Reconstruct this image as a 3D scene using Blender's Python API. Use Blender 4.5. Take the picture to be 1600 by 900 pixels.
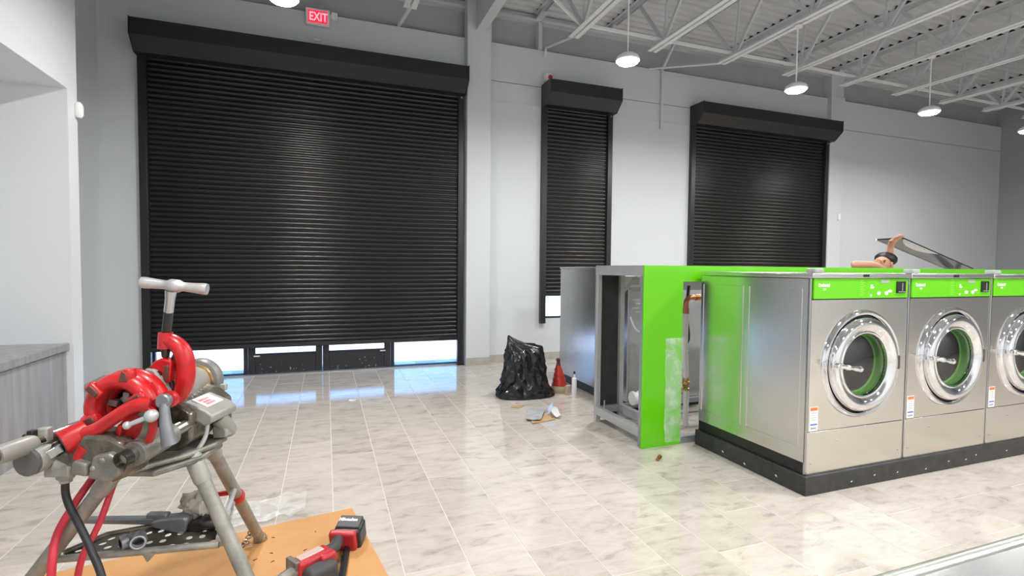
import bpy, bmesh, math, random
from mathutils import Vector, Matrix, noise
random.seed(7)
for o in list(bpy.data.objects):
    bpy.data.objects.remove(o)
S = bpy.context.scene
COL = S.collection

# ------------------------------------------------------------------ camera
YAW, PIT, ROL = 0.3488, -0.03851, -0.00878
fw = Vector((math.sin(YAW)*math.cos(PIT), math.cos(YAW)*math.cos(PIT), math.sin(PIT)))
rt = Vector((math.cos(YAW), -math.sin(YAW), 0))
dn = fw.cross(rt)
r2 = rt*math.cos(ROL) + dn*math.sin(ROL)
d2 = -rt*math.sin(ROL) + dn*math.cos(ROL)
cam = bpy.data.cameras.new('camera')
camo = bpy.data.objects.new('camera', cam)
COL.objects.link(camo)
up = -d2
m = Matrix(((r2.x, up.x, -fw.x, 0), (r2.y, up.y, -fw.y, 0), (r2.z, up.z, -fw.z, 1.45), (0, 0, 0, 1)))
camo.matrix_world = m
cam.lens = 18.0
cam.sensor_width = 36
cam.clip_start = 0.02
S.camera = camo

# ------------------------------------------------------------------ world and exposure
W = bpy.data.worlds.new('sky')
S.world = W
W.use_nodes = True
nt = W.node_tree
bg = nt.nodes['Background']
tcw = nt.nodes.new('ShaderNodeTexCoord')
sep = nt.nodes.new('ShaderNodeSeparateXYZ')
skr = nt.nodes.new('ShaderNodeValToRGB')
skr.color_ramp.elements[0].color = (.17, .46, 1, 1)
skr.color_ramp.elements[1].color = (.12, .34, .85, 1)
nt.links.new(tcw.outputs['Generated'], sep.inputs[0])
nt.links.new(sep.outputs['Z'], skr.inputs[0])
nt.links.new(skr.outputs[0], bg.inputs[0])
bg.inputs[1].default_value = 3.2
sl = bpy.data.lights.new('sun', 'SUN')
sl.energy = 5.5
sl.angle = .01
sl.color = (1, .95, .88)
slo = bpy.data.objects.new('sun', sl)
COL.objects.link(slo)
slo.rotation_euler = (math.radians(3), math.radians(2), 0)   # high sun behind the building: lights the pavement outside
S.view_settings.view_transform = 'Standard'
S.view_settings.look = 'None'
S.view_settings.exposure = 0.33
S.view_settings.gamma = 1
S.view_settings.use_curve_mapping = False
LAMP_W = 50.0          # watts per pendant lamp

# ------------------------------------------------------------------ materials
def mat(name, col, rough=.5, metal=0, noise_amt=0, nscale=8, bump=0, bscale=40, emit=None, estr=0, spec=.5,
        stretch=None, col2=None, coat=0, alpha=1, trans=0):
    M = bpy.data.materials.new(name)
    M.use_nodes = True
    n = M.node_tree.nodes
    L = M.node_tree.links
    b = n['Principled BSDF']
    b.inputs['Base Color'].default_value = (*col, 1)
    b.inputs['Roughness'].default_value = rough
    b.inputs['Metallic'].default_value = metal
    b.inputs['Specular IOR Level'].default_value = spec
    b.inputs['Coat Weight'].default_value = coat
    b.inputs['Coat Roughness'].default_value = .08
    b.inputs['Alpha'].default_value = alpha
    b.inputs['Transmission Weight'].default_value = trans
    if emit:
        b.inputs['Emission Color'].default_value = (*emit, 1)
        b.inputs['Emission Strength'].default_value = estr
    if noise_amt or bump:
        tc = n.new('ShaderNodeTexCoord')
        mp = n.new('ShaderNodeMapping')
        if stretch: mp.inputs['Scale'].default_value = stretch
        L.new(tc.outputs['Object'], mp.inputs['Vector'])
    if noise_amt:
        t = n.new('ShaderNodeTexNoise')
        t.inputs['Scale'].default_value = nscale
        t.inputs['Detail'].default_value = 6
        t.inputs['Roughness'].default_value = .62
        L.new(mp.outputs[0], t.inputs['Vector'])
        r = n.new('ShaderNodeValToRGB')
        c2 = col2 or tuple(c*(1-noise_amt) for c in col)
        r.color_ramp.elements[0].position = .32
        r.color_ramp.elements[1].position = .68
        r.color_ramp.elements[0].color = (*c2, 1)
        r.color_ramp.elements[1].color = (*col, 1)
        L.new(t.outputs['Fac'], r.inputs[0])
        L.new(r.outputs[0], b.inputs['Base Color'])
    if bump:
        t2 = n.new('ShaderNodeTexNoise')
        t2.inputs['Scale'].default_value = bscale
        t2.inputs['Detail'].default_value = 3
        L.new(mp.outputs[0], t2.inputs['Vector'])
        bp = n.new('ShaderNodeBump')
        bp.inputs['Strength'].default_value = bump
        bp.inputs['Distance'].default_value = .01
        L.new(t2.outputs['Fac'], bp.inputs['Height'])
        L.new(bp.outputs[0], b.inputs['Normal'])
    return M

wallm = mat('wall_paint', (.60, .635, .655), .55, bump=.06, bscale=120)
wallw = mat('white_wall_paint', (.72, .75, .78), .5, bump=.05, bscale=120)
upperm = mat('raw_panel_grey', (.40, .42, .435), .7, noise_amt=.08, nscale=3)
deckm = mat('deck_paint', (.60, .615, .635), .5, noise_amt=.10, nscale=2)
steelp = mat('joist_paint', (.60, .62, .645), .45)
deckb = mat('bridging_paint', (.74, .755, .77), .4)
trimm = mat('seam_grey', (.22, .23, .235), .7)
ridgem = mat('ridge_paint', (.60, .63, .64), .5)
blk = mat('black_shutter_paint', (.0105, .0100, .0098), .27, spec=.5)
blk2 = mat('black_hood_paint', (.015, .0155, .0175), .36, spec=.5)
doorm = mat('dark_door_aluminium', (.020, .023, .028), .42, noise_amt=.35, nscale=9)
basem = mat('tile_base', (.45, .42, .385), .4, noise_amt=.18, nscale=10)
grout = mat('grout', (.64, .605, .555), .7)
ss = mat('stainless_front', (.78, .75, .705), .19, 1, bump=.10, bscale=2.2, stretch=(1.6, 1, .5))
ss_side = mat('stainless_side', (.75, .745, .72), .24, 1, bump=.05, bscale=1.6)
ss_dull = mat('stainless_dull', (.56, .565, .57), .25, 1, noise_amt=.12, nscale=5)
chrome = mat('chrome', (.84, .84, .86), .045, 1)
chrome2 = mat('dark_chrome', (.40, .41, .43), .14, 1)
drumm = mat('drum_steel', (.40, .40, .40), .25, 1, noise_amt=.2, nscale=18)
lime = mat('lime_green', (.128, .56, .002), .28, coat=.3)
lime2 = mat('lime_top_green', (.23, .70, .02), .3, coat=.3)
limed = mat('lime_print', (.28, .78, .06), .4)
white = mat('white_plastic', (.82, .82, .82), .35)
whitep = mat('white_print', (.86, .87, .86), .5)
greyp = mat('grey_plastic', (.36, .37, .38), .4)
dgrey = mat('dark_grey_plastic', (.055, .056, .06), .45)
blackp = mat('black_plastic', (.012, .012, .013), .35)
curbm = mat('black_base_paint', (.022, .023, .024), .5, noise_amt=.6, nscale=14, col2=(.045, .045, .046))
orange = mat('orange_print', (.75, .20, .06), .5)
blue = mat('blue_print', (.05, .12, .55), .5)
galv = mat('galvanised_grey', (.40, .43, .46), .38, .55, noise_amt=.14, nscale=6)
galvl = mat('galvanised_light', (.56, .585, .60), .36, .45, noise_amt=.12, nscale=7)
copper = mat('copper', (.62, .27, .13), .25, 1, noise_amt=.2, nscale=30)
brass = mat('brass', (.58, .40, .17), .3, 1)
hosew = mat('white_hose', (.74, .74, .72), .4)
redp = mat('red_tool_paint', (.60, .010, .014), .34, noise_amt=.30, nscale=26, coat=.25)
reddk = mat('worn_red_edge', (.17, .085, .065), .5, .4, noise_amt=.3, nscale=30)
castg = mat('cast_grey', (.31, .295, .265), .42, .45, noise_amt=.45, nscale=16, bump=.15, bscale=60)
castl = mat('hood_grey_paint', (.37, .362, .335), .42, .2, noise_amt=.2, nscale=9)
oily = mat('oily_cast_iron', (.26, .235, .19), .24, .6, noise_amt=.6, nscale=22, bump=.3, bscale=50)
barm = mat('bright_bar_steel', (.62, .62, .63), .2, 1, noise_amt=.15, nscale=20)
barw = mat('worn_rail_steel', (.50, .48, .44), .27, 1, noise_amt=.35, nscale=14)
darkm = mat('dark_steel', (.07, .068, .065), .35, .7, noise_amt=.3, nscale=20)
legm = mat('worn_leg_paint', (.37, .36, .32), .45, .3, noise_amt=.40, nscale=13)
capm = mat('grey_cap', (.17, .16, .155), .5, .3, noise_amt=.2, nscale=20)
wheelm = mat('wheel_grey', (.24, .23, .22), .42, .2, noise_amt=.2, nscale=14)
traym = mat('oily_tray', (.17, .155, .125), .38, .5, noise_amt=.5, nscale=11)
wrench = mat('grey_wrench', (.27, .28, .30), .40, .55, noise_amt=.2, nscale=12)
cord_r = mat('red_cord', (.58, .03, .055), .45)
cord_b = mat('black_cord', (.02, .02, .023), .45)
card = mat('orange_brown_hardboard', (.64, .335, .13), .55, noise_amt=.12, nscale=5)
cardt = mat('tan_cardboard', (.52, .34, .18), .7, noise_amt=.2, nscale=9)
ragm = mat('dirty_rag', (.48, .44, .38), .85, noise_amt=.55, nscale=9)
paper = mat('grey_printed_paper', (.46, .49, .52), .6, noise_amt=.35, nscale=14)
toolr = mat('cordless_red', (.50, .025, .035), .38, noise_amt=.15, nscale=20)
rubber = mat('charcoal_rubber', (.055, .056, .058), .55)
bagm = mat('black_bag_plastic', (.008, .008, .009), .20, spec=.6, bump=.25, bscale=34)
bottlem = mat('red_bottle_film', (.62, .05, .025), .3, noise_amt=.3, nscale=14)
beige = mat('beige_cardboard', (.55, .46, .33), .7, noise_amt=.2, nscale=20)
skin = mat('skin', (.56, .29, .185), .5, noise_amt=.1, nscale=12)
hairm = mat('black_hair', (.010, .009, .009), .45, bump=.4, bscale=90)
shirtm = mat('dark_shirt', (.03, .035, .045), .8)
pave = mat('pale_concrete', (.72, .72, .72), .8, noise_amt=.1, nscale=1)
lensm = mat('lamp_lens', (.9, .9, .9), .4, emit=(1, .985, .96), estr=60)
exitm = mat('exit_red_light', (.6, .01, .03), .4, emit=(1, .03, .08), estr=.75)
exitl = mat('exit_letters', (.8, .3, .35), .4, emit=(1, .42, .48), estr=.9)

def wood():
    M = mat('grey_wood_laminate', (.31, .305, .31), .45)
    n = M.node_tree.nodes; L = M.node_tree.links
    tc = n.new('ShaderNodeTexCoord'); mp = n.new('ShaderNodeMapping')
    mp.inputs['Scale'].default_value = (5, 5, .35)
    t = n.new('ShaderNodeTexNoise'); t.inputs['Scale'].default_value = 3.2; t.inputs['Detail'].default_value = 8
    r = n.new('ShaderNodeValToRGB')
    r.color_ramp.elements[0].position = .3; r.color_ramp.elements[1].position = .72
    r.color_ramp.elements[0].color = (.235, .23, .235, 1); r.color_ramp.elements[1].color = (.36, .355, .36, 1)
    L.new(tc.outputs['Object'], mp.inputs[0]); L.new(mp.outputs[0], t.inputs['Vector'])
    L.new(t.outputs['Fac'], r.inputs[0]); L.new(r.outputs[0], n['Principled BSDF'].inputs['Base Color'])
    return M
woodm = wood()

def tile_material():
    M = mat('weathered_stone_tile', (.6, .56, .51), .2, spec=.5)
    n = M.node_tree.nodes; L = M.node_tree.links
    b = n['Principled BSDF']
    g = n.new('ShaderNodeNewGeometry'); oi = n.new('ShaderNodeObjectInfo')
    add = n.new('ShaderNodeMath'); add.operation = 'ADD'
    L.new(oi.outputs['Random'], add.inputs[0]); L.new(g.outputs['Random Per Island'], add.inputs[1])
    fr = n.new('ShaderNodeMath'); fr.operation = 'FRACT'; L.new(add.outputs[0], fr.inputs[0])
    sc = n.new('ShaderNodeVectorMath'); sc.operation = 'SCALE'
    cmb = n.new('ShaderNodeCombineXYZ')
    for i in range(3): L.new(fr.outputs[0], cmb.inputs[i])
    L.new(cmb.outputs[0], sc.inputs[0]); sc.inputs['Scale'].default_value = 37
    pos = n.new('ShaderNodeVectorMath'); pos.operation = 'ADD'
    L.new(g.outputs['Position'], pos.inputs[0]); L.new(sc.outputs[0], pos.inputs[1])
    mp = n.new('ShaderNodeMapping'); mp.inputs['Scale'].default_value = (1.1, 2.6, 1)
    L.new(pos.outputs[0], mp.inputs[0])
    t = n.new('ShaderNodeTexNoise'); t.inputs['Scale'].default_value = 4.6; t.inputs['Detail'].default_value = 10
    t.inputs['Roughness'].default_value = .68; t.inputs['Distortion'].default_value = .5
    L.new(mp.outputs[0], t.inputs['Vector'])
    r = n.new('ShaderNodeValToRGB')
    e = r.color_ramp.elements
    e[0].position = .30; e[0].color = (.37, .335, .30, 1)
    e[1].position = .62; e[1].color = (.60, .55, .495, 1)
    k = e.new(.46); k.color = (.54, .49, .435, 1)
    L.new(t.outputs['Fac'], r.inputs[0])
    hs = n.new('ShaderNodeHueSaturation')
    mr = n.new('ShaderNodeMapRange'); mr.inputs['To Min'].default_value = .92; mr.inputs['To Max'].default_value = 1.06
    L.new(fr.outputs[0], mr.inputs[0]); L.new(mr.outputs[0], hs.inputs['Value'])
    L.new(r.outputs[0], hs.inputs['Color']); L.new(hs.outputs[0], b.inputs['Base Color'])
    mr2 = n.new('ShaderNodeMapRange'); mr2.inputs['To Min'].default_value = .13; mr2.inputs['To Max'].default_value = .07
    L.new(t.outputs['Fac'], mr2.inputs[0]); L.new(mr2.outputs[0], b.inputs['Roughness'])
    return M
tilem = tile_material()

def glass_mat(name, tint=(1, 1, 1), a=.10, rough=.02):
    M = bpy.data.materials.new(name); M.use_nodes = True
    n = M.node_tree.nodes; L = M.node_tree.links
    out = n['Material Output']
    tr = n.new('ShaderNodeBsdfTransparent'); tr.inputs[0].default_value = (*tint, 1)
    gl = n.new('ShaderNodeBsdfGlossy'); gl.inputs['Roughness'].default_value = rough
    f = n.new('ShaderNodeLayerWeight'); f.inputs[0].default_value = .25
    mx = n.new('ShaderNodeMixShader')
    ml = n.new('ShaderNodeMath'); ml.operation = 'MULTIPLY_ADD'
    ml.inputs[1].default_value = .6; ml.inputs[2].default_value = a
    L.new(f.outputs['Fresnel'], ml.inputs[0]); L.new(ml.outputs[0], mx.inputs[0])
    L.new(tr.outputs[0], mx.inputs[1]); L.new(gl.outputs[0], mx.inputs[2])
    L.new(mx.outputs[0], out.inputs[0])
    return M
glassm = glass_mat('clear_glass', a=.04)
doorglass = glass_mat('dark_door_glass', (.80, .82, .83), a=.10)

def film_mat():
    M = bpy.data.materials.new('clear_plastic_film'); M.use_nodes = True
    n = M.node_tree.nodes; L = M.node_tree.links
    out = n['Material Output']
    tr = n.new('ShaderNodeBsdfTransparent')
    pb = n['Principled BSDF']; pb.inputs['Base Color'].default_value = (.85, .87, .88, 1); pb.inputs['Roughness'].default_value = .25
    mx = n.new('ShaderNodeMixShader')
    tc = n.new('ShaderNodeTexCoord'); t = n.new('ShaderNodeTexNoise'); t.inputs['Scale'].default_value = 9
    t.inputs['Detail'].default_value = 8
    mr = n.new('ShaderNodeMapRange'); mr.inputs['From Min'].default_value = .35; mr.inputs['From Max'].default_value = .7
    mr.inputs['To Min'].default_value = .10; mr.inputs['To Max'].default_value = .50
    L.new(tc.outputs['Object'], t.inputs['Vector']); L.new(t.outputs['Fac'], mr.inputs[0]); L.new(mr.outputs[0], mx.inputs[0])
    L.new(tr.outputs[0], mx.inputs[1]); L.new(pb.outputs[0], mx.inputs[2]); L.new(mx.outputs[0], out.inputs[0])
    return M
filmm = film_mat()

# ------------------------------------------------------------------ mesh helpers
class MB:
    def __init__(s): s.v = []; s.f = []
    def add(s, vs, fs):
        o = len(s.v); s.v += [Vector(p) for p in vs]; s.f += [[i+o for i in f] for f in fs]; return s
    def box(s, x0, x1, y0, y1, z0, z1):
        return s.add([(x0,y0,z0),(x1,y0,z0),(x1,y1,z0),(x0,y1,z0),(x0,y0,z1),(x1,y0,z1),(x1,y1,z1),(x0,y1,z1)],
                     [(3,2,1,0),(4,5,6,7),(0,1,5,4),(1,2,6,5),(2,3,7,6),(3,0,4,7)])
    def obb(s, c, ax, ay, az):
        c = Vector(c); ax = Vector(ax); ay = Vector(ay); az = Vector(az)
        p = [c+ax*i+ay*j+az*k for k in (-1,1) for j in (-1,1) for i in (-1,1)]
        fs = [(2,3,1,0),(4,5,7,6),(0,1,5,4),(1,3,7,5),(3,2,6,7),(2,0,4,6)]
        if ax.cross(ay).dot(az) < 0: fs = [tuple(reversed(f)) for f in fs]
        return s.add(p, fs)
    def bar(s, p0, p1, w, h, upv=(0,0,1)):
        p0 = Vector(p0); p1 = Vector(p1); d = p1-p0; L = d.length; d.normalize()
        u = Vector(upv); x = d.cross(u)
        if x.length < 1e-4: x = d.cross(Vector((1,0,0)))
        x.normalize(); z = x.cross(d)
        return s.obb((p0+p1)/2, d*L/2, x*w/2, z*h/2)
    def tube(s, pts, r, n=10, cap=True):
        pts = [Vector(p) for p in pts]; N = len(pts)
        rs = r if isinstance(r, (list, tuple)) else [r]*N
        T = [(pts[min(i+1,N-1)]-pts[max(i-1,0)]).normalized() for i in range(N)]
        a = Vector((0,0,1)) if abs(T[0].z) < .9 else Vector((1,0,0))
        x = T[0].cross(a).normalized(); vs = []; fs = []
        for i in range(N):
            x = (x - T[i]*x.dot(T[i])).normalized(); y = T[i].cross(x)
            for k in range(n):
                t = 2*math.pi*k/n
                vs.append(pts[i]+(x*math.cos(t)+y*math.sin(t))*rs[i])
        for i in range(N-1):
            for k in range(n):
                k2 = (k+1) % n
                fs.append((i*n+k, i*n+k2, (i+1)*n+k2, (i+1)*n+k))
        if cap:
            fs.append(tuple(reversed(range(n)))); fs.append(tuple(range((N-1)*n, N*n)))
        return s.add(vs, fs)
    def cyl(s, p0, p1, r0, r1=None, n=20):
        return s.tube([p0, p1], [r0, r0 if r1 is None else r1], n)
    def lathe(s, prof, org, axis=(0,0,1), n=32, caps=(True, True)):
        ax = Vector(axis).normalized(); a = Vector((0,0,1)) if abs(ax.z) < .9 else Vector((1,0,0))
        x = ax.cross(a).normalized(); y = ax.cross(x); org = Vector(org); vs = []; fs = []
        for r, h in prof:
            for k in range(n):
                t = 2*math.pi*k/n; vs.append(org+ax*h+(x*math.cos(t)+y*math.sin(t))*r)
        for i in range(len(prof)-1):
            for k in range(n):
                k2 = (k+1) % n; fs.append((i*n+k, i*n+k2, (i+1)*n+k2, (i+1)*n+k))
        if caps[0]: fs.append(tuple(reversed(range(n))))
        if caps[1]: fs.append(tuple(range((len(prof)-1)*n, len(prof)*n)))
        return s.add(vs, fs)
    def prism(s, poly, o, u, v, w):
        # poly of 2D points in the (u, v) plane at o, extruded by the vector w
        o = Vector(o); u = Vector(u); v = Vector(v); w = Vector(w); n = len(poly)
        vs = [o+u*a+v*b for a, b in poly]; vs += [p+w for p in vs]
        fs = [tuple(reversed(range(n))), tuple(range(n, 2*n))]+[(i, (i+1) % n, n+(i+1) % n, n+i) for i in range(n)]
        return s.add(vs, fs)
    def ball(s, c, r, nu=16, nv=10, rot=None):
        c = Vector(c); r = Vector(r) if not isinstance(r, (int, float)) else Vector((r,r,r)); vs = []; fs = []
        for j in range(nv+1):
            p = math.pi*j/nv
            for i in range(nu):
                t = 2*math.pi*i/nu
                q = Vector((r.x*math.sin(p)*math.cos(t), r.y*math.sin(p)*math.sin(t), -r.z*math.cos(p)))
                if rot: q = rot @ q
                vs.append(c+q)
        for j in range(nv):
            for i in range(nu):
                i2 = (i+1) % nu; fs.append((j*nu+i, j*nu+i2, (j+1)*nu+i2, (j+1)*nu+i))
        return s.add(vs, fs)
    def build(s, name, material, parent=None, loc=None, bevel=0, smooth=True, local=False, label=None, seg=2):
        me = bpy.data.meshes.new(name)
        off = Vector(loc) if loc is not None else Vector((0,0,0))
        if parent is not None and not local:
            off = Vector(ORG.get(parent.name, (0,0,0)))
            if loc is not None: off = off  # children stay at their parent's origin
        me.from_pydata([p-off for p in s.v], [], s.f)
        bm = bmesh.new(); bm.from_mesh(me); bmesh.ops.recalc_face_normals(bm, faces=bm.faces); bm.to_mesh(me); bm.free()
        me.materials.append(material)
        if smooth:
            me.polygons.foreach_set('use_smooth', [True]*len(me.polygons))
            me.set_sharp_from_angle(angle=math.radians(38))
        o = bpy.data.objects.new(name, me); COL.objects.link(o)
        if parent is not None: o.parent = parent
        elif loc is not None: o.location = loc
        ORG[o.name] = off
        if bevel:
            b = o.modifiers.new('bevel', 'BEVEL'); b.width = bevel; b.segments = seg; b.limit_method = 'ANGLE'
            b.angle_limit = math.radians(40)
        if label: o['label'] = label
        return o
ORG = {}
def thing(name, label, cat, loc=(0,0,0), rotz=0, group=None):
    o = bpy.data.objects.new(name, None); COL.objects.link(o)
    o.location = loc; o.rotation_euler = (0,0,rotz); o.empty_display_size = .1
    o['label'] = label; o['category'] = cat
    if group: o['group'] = group
    ORG[o.name] = Vector(loc)
    return o
def tag(o, label, cat, group=None):
    o['label'] = label; o['category'] = cat
    if group: o['group'] = group
    return o
def struct(o):
    o['kind'] = 'structure'; return o
def dup(root, loc, label=None, rotz=None):
    r = root.copy(); COL.objects.link(r); r.location = loc
    if rotz is not None: r.rotation_euler = (0,0,rotz)
    if label: r['label'] = label
    ORG[r.name] = Vector(loc)
    for ch in list(root.children):
        c = ch.copy(); COL.objects.link(c); c.parent = r
        for g in list(ch.children):
            d = g.copy(); COL.objects.link(d); d.parent = c
    return r
def smoothpath(pts, k=6):
    P = [Vector(p) for p in pts]; out = []
    for i in range(len(P)-1):
        p0 = P[max(i-1,0)]; p1 = P[i]; p2 = P[i+1]; p3 = P[min(i+2,len(P)-1)]
        for j in range(k):
            t = j/k
            out.append(.5*((2*p1)+(p2-p0)*t+(2*p0-5*p1+4*p2-p3)*t*t+(3*p1-p0-3*p2+p3)*t**3))
    out.append(P[-1]); return out
def text_mesh(name, body, size, material, parent, M4, extrude=.0006, bold=0.0):
    cu = bpy.data.curves.new(name, 'FONT'); cu.body = body; cu.size = size; cu.extrude = extrude; cu.offset = bold
    cu.align_x = 'LEFT'; cu.resolution_u = 3
    t = bpy.data.objects.new(name+'_src', cu); COL.objects.link(t)
    dg = bpy.context.evaluated_depsgraph_get()
    me = bpy.data.meshes.new_from_object(t.evaluated_get(dg))
    bpy.data.objects.remove(t)
    me.transform(M4)
    me.materials.clear(); me.materials.append(material)
    o = bpy.data.objects.new(name, me); COL.objects.link(o); o.parent = parent
    ORG[o.name] = ORG.get(parent.name, Vector())
    return o
def face_y(x, y, z):      # lettering standing in the xz plane, read from -y
    return Matrix.Translation((x, y, z)) @ Matrix.Rotation(math.pi/2, 4, 'X')

# ================================================================== THE SETTING
YW = 7.45                 # face of the back wall
CEIL = 5.36
XL, XR, YF = -2.05, 14.8, -3.8

# floor with individually laid tiles
b = MB(); b.box(-3.4, XR+.3, YF-.3, 7.9, -.12, -.0012)
floor = struct(b.build('floor', grout))
TW, TL = .3095, .685
def tile_mesh(w, l):
    t = MB(); hw, hl, c = w/2, l/2, .0004
    t.add([(-hw,-hl,-.01),(hw,-hl,-.01),(hw,hl,-.01),(-hw,hl,-.01),(-hw,-hl,-c),(hw,-hl,-c),(hw,hl,-c),(-hw,hl,-c),
           (-hw+c,-hl+c,0),(hw-c,-hl+c,0),(hw-c,hl-c,0),(-hw+c,hl-c,0)],
          [(0,1,5,4),(1,2,6,5),(2,3,7,6),(3,0,4,7),(4,5,9,8),(5,6,10,9),(6,7,11,10),(7,4,8,11),(8,9,10,11)])
    return t
tm = tile_mesh(TW-.0055, TL-.0055)
tme = bpy.data.meshes.new('tile'); tme.from_pydata(tm.v, [], tm.f); tme.materials.append(tilem)
rest = MB(); ntile = 0
for k in range(-11, 50):
    x = .035+.3095/2+k*TW
    ph = 3.765 if k % 2 else 4.11
    for j in range(-16, 8):
        y0 = ph+j*TL; y = y0+TL/2
        if y0 > 7.44 or y0 < YF-.2 or x > XR+.2: continue
        lat = x*math.cos(YAW)-y*math.sin(YAW); D = x*math.sin(YAW)+y*math.cos(YAW)
        seen = D > 2.0 and abs(lat) < D*1.06 and x > -2.5 and y > 1.1
        if x > 2.95 and y > 2.5 and y < 6.0: seen = False
        if x > 6.2 : seen = False
        if seen and ntile < 296:
            o = bpy.data.objects.new('tile', tme); COL.objects.link(o); o.parent = floor; o.location = (x, y, 0); ntile += 1
        else:
            off = Vector((x, y, 0)); rest.add([p+off for p in tm.v], tm.f)
o = rest.build('tiles', tilem, floor, smooth=False); o['kind'] = 'stuff'

# back wall: thick painted lower part with openings, thin raw upper part
b = MB()
T0, T1 = YW, 7.72
def pane(x0, x1, z0, z1): b.box(x0, x1, T0, T1, z0, z1)
ZS = 4.83
pane(-2.8, -2.06, -.1, ZS); pane(-2.06, 1.92, 3.95, ZS); pane(1.92, 3.25, -.1, ZS)
pane(3.25, 4.32, -.1, .655); pane(3.25, 4.32, 3.95, ZS); pane(4.32, XR+.3, -.1, ZS)
struct(b.build('wall_back', wallm))
b = MB(); b.box(-2.8, XR+.3, YW+.10, T1+.05, ZS-.02, CEIL+.2)
struct(b.build('wall_back_upper', upperm))
b = MB(); b.box(-2.53, XR, YW-.002, YW+.10, ZS, ZS+.012)
struct(b.build('trim_1', trimm))
b = MB()
for x0, x1 in ((2.31, 3.17), (4.42, 5.98), (9.62, XR)): b.box(x0, x1, YW-.004, YW+.01, 4.262, 4.272)
struct(b.build('trim_2', trimm))
b = MB()
for x0, x1 in ((2.31, 3.17), (4.42, 5.98), (9.62, XR)): b.box(x0, x1, YW-.008, YW+.01, 3.962, 3.982)
struct(b.build('trim_3', ridgem))
b = MB(); b.box(1.94, 2.305, 7.30, YW+.05, 0, CEIL)
struct(b.build('trim_4', wallm, bevel=.006))
b = MB(); b.box(9.25, 9.62, 7.36, YW+.05, 0, ZS+.02); b.box(9.27, 9.60, 7.38, YW+.11, ZS+.02, CEIL)
struct(b.build('trim_5', wallm, bevel=.006))
b = MB(); b.box(2.066, 2.212, YF, 7.42, 4.90, CEIL)          # roof beam landing on the column
struct(b.build('trim_6', steelp, bevel=.006))
b = MB(); b.box(-2.53, XR, YW-.03, YW+.10, 5.245, 5.285); b.box(-2.53, XR, YW+.02, YW+.10, 5.285, CEIL)
struct(b.build('trim_7', steelp))
# tile baseboards, laid piece by piece
def base_pieces(parent, runs):
    i = 0
    for (x0, y0, x1, y1, nx, ny) in runs:
        L = math.hypot(x1-x0, y1-y0); n = max(1, round(L/.61))
        for k in range(n):
            a, c = k/n, (k+1)/n
            p = Vector((x0+(x1-x0)*a, y0+(y1-y0)*a, 0)); q = Vector((x0+(x1-x0)*c, y0+(y1-y0)*c, 0))
            d = (q-p).normalized()*.0015; w = Vector((nx, ny, 0))*.011
            t = MB(); t.add([p+d, q-d, q-d+w, p+d+w]+[v+Vector((0,0,.118)) for v in (p+d, q-d, q-d+w, p+d+w)],
                            [(3,2,1,0),(4,5,6,7),(0,1,5,4),(1,2,6,5),(2,3,7,6),(3,0,4,7)])
            t.build('base_tile', basem, parent, smooth=False)
b = MB(); b.box(2.305, XR, YW-.004, YW+.02, 0, .121); bb = struct(b.build('baseboard_back', grout, loc=(2.3, YW, 0)))
base_pieces(bb, [(1.945, 7.30, 2.305, 7.30, 0, -1), (2.316, YW, 4.75, YW, 0, -1)])
b = MB(); b.box(-2.55, -2.526, 5.6, YW, 0, .121); b.box(-2.53, -2.12, YW-.004, YW+.02, 0, .121)
bl = struct(b.build('baseboard_left', grout, loc=(-2.53, 6, 0)))
base_pieces(bl, [(-2.53, 5.65, -2.53, YW, 1, 0), (-2.519, YW, -2.13, YW, 0, -1)])

# left walls: white wall with a built-in niche, short return, alcove wall
b = MB()
NY, NZ, ND = 5.42, 2.94, -3.05
b.box(-3.2, XL, NY, 5.60, 0, CEIL+.1)
b.box(-3.2, XL, YF-.2, .2, 0, CEIL+.1)
b.box(-3.2, XL, .2, NY, NZ, CEIL+.1)
b.box(-3.25, ND, .2, NY, 0, NZ)
struct(b.build('wall_left', wallw))
b = MB(); b.box(-2.8, -2.53, 5.60, T1, -.1, CEIL+.1)
struct(b.build('wall_alcove', wallm))
b = MB(); b.box(XR, XR+.3, YF-.2, T1, -.1, CEIL+.1)
struct(b.build('wall_right', mat('dark_grey_wall', (.34, .355, .375), .55)))  # one even grey, darker than the other walls
b = MB(); b.box(-3.2, XR+.3, YF-.3, YF, -.1, CEIL+.1)
struct(b.build('wall_front', wallw))

# corrugated roof deck (ribs run along x)
b = MB(); prof = []; y = YF-.2; P = .1524
while y < T1:
    prof += [(y, CEIL), (y+.028, CEIL+.042), (y+.072, CEIL+.042), (y+.100, CEIL)]; y += P
vs = [(-3.3, p, z) for p, z in prof]+[(XR+.3, p, z) for p, z in prof]; n = len(prof)
b.add(vs, [(i, i+1, n+i+1, n+i) for i in range(n-1)])
b.box(-3.3, XR+.4, YF-.3, T1+.1, CEIL+.06, CEIL+.2)
struct(b.build('ceiling', deckm, smooth=False))

# pavement outside the shop front
b = MB(); b.box(-30, 40, T1, 60, -.2, -.03)
struct(b.build('pavement', pave))

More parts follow.
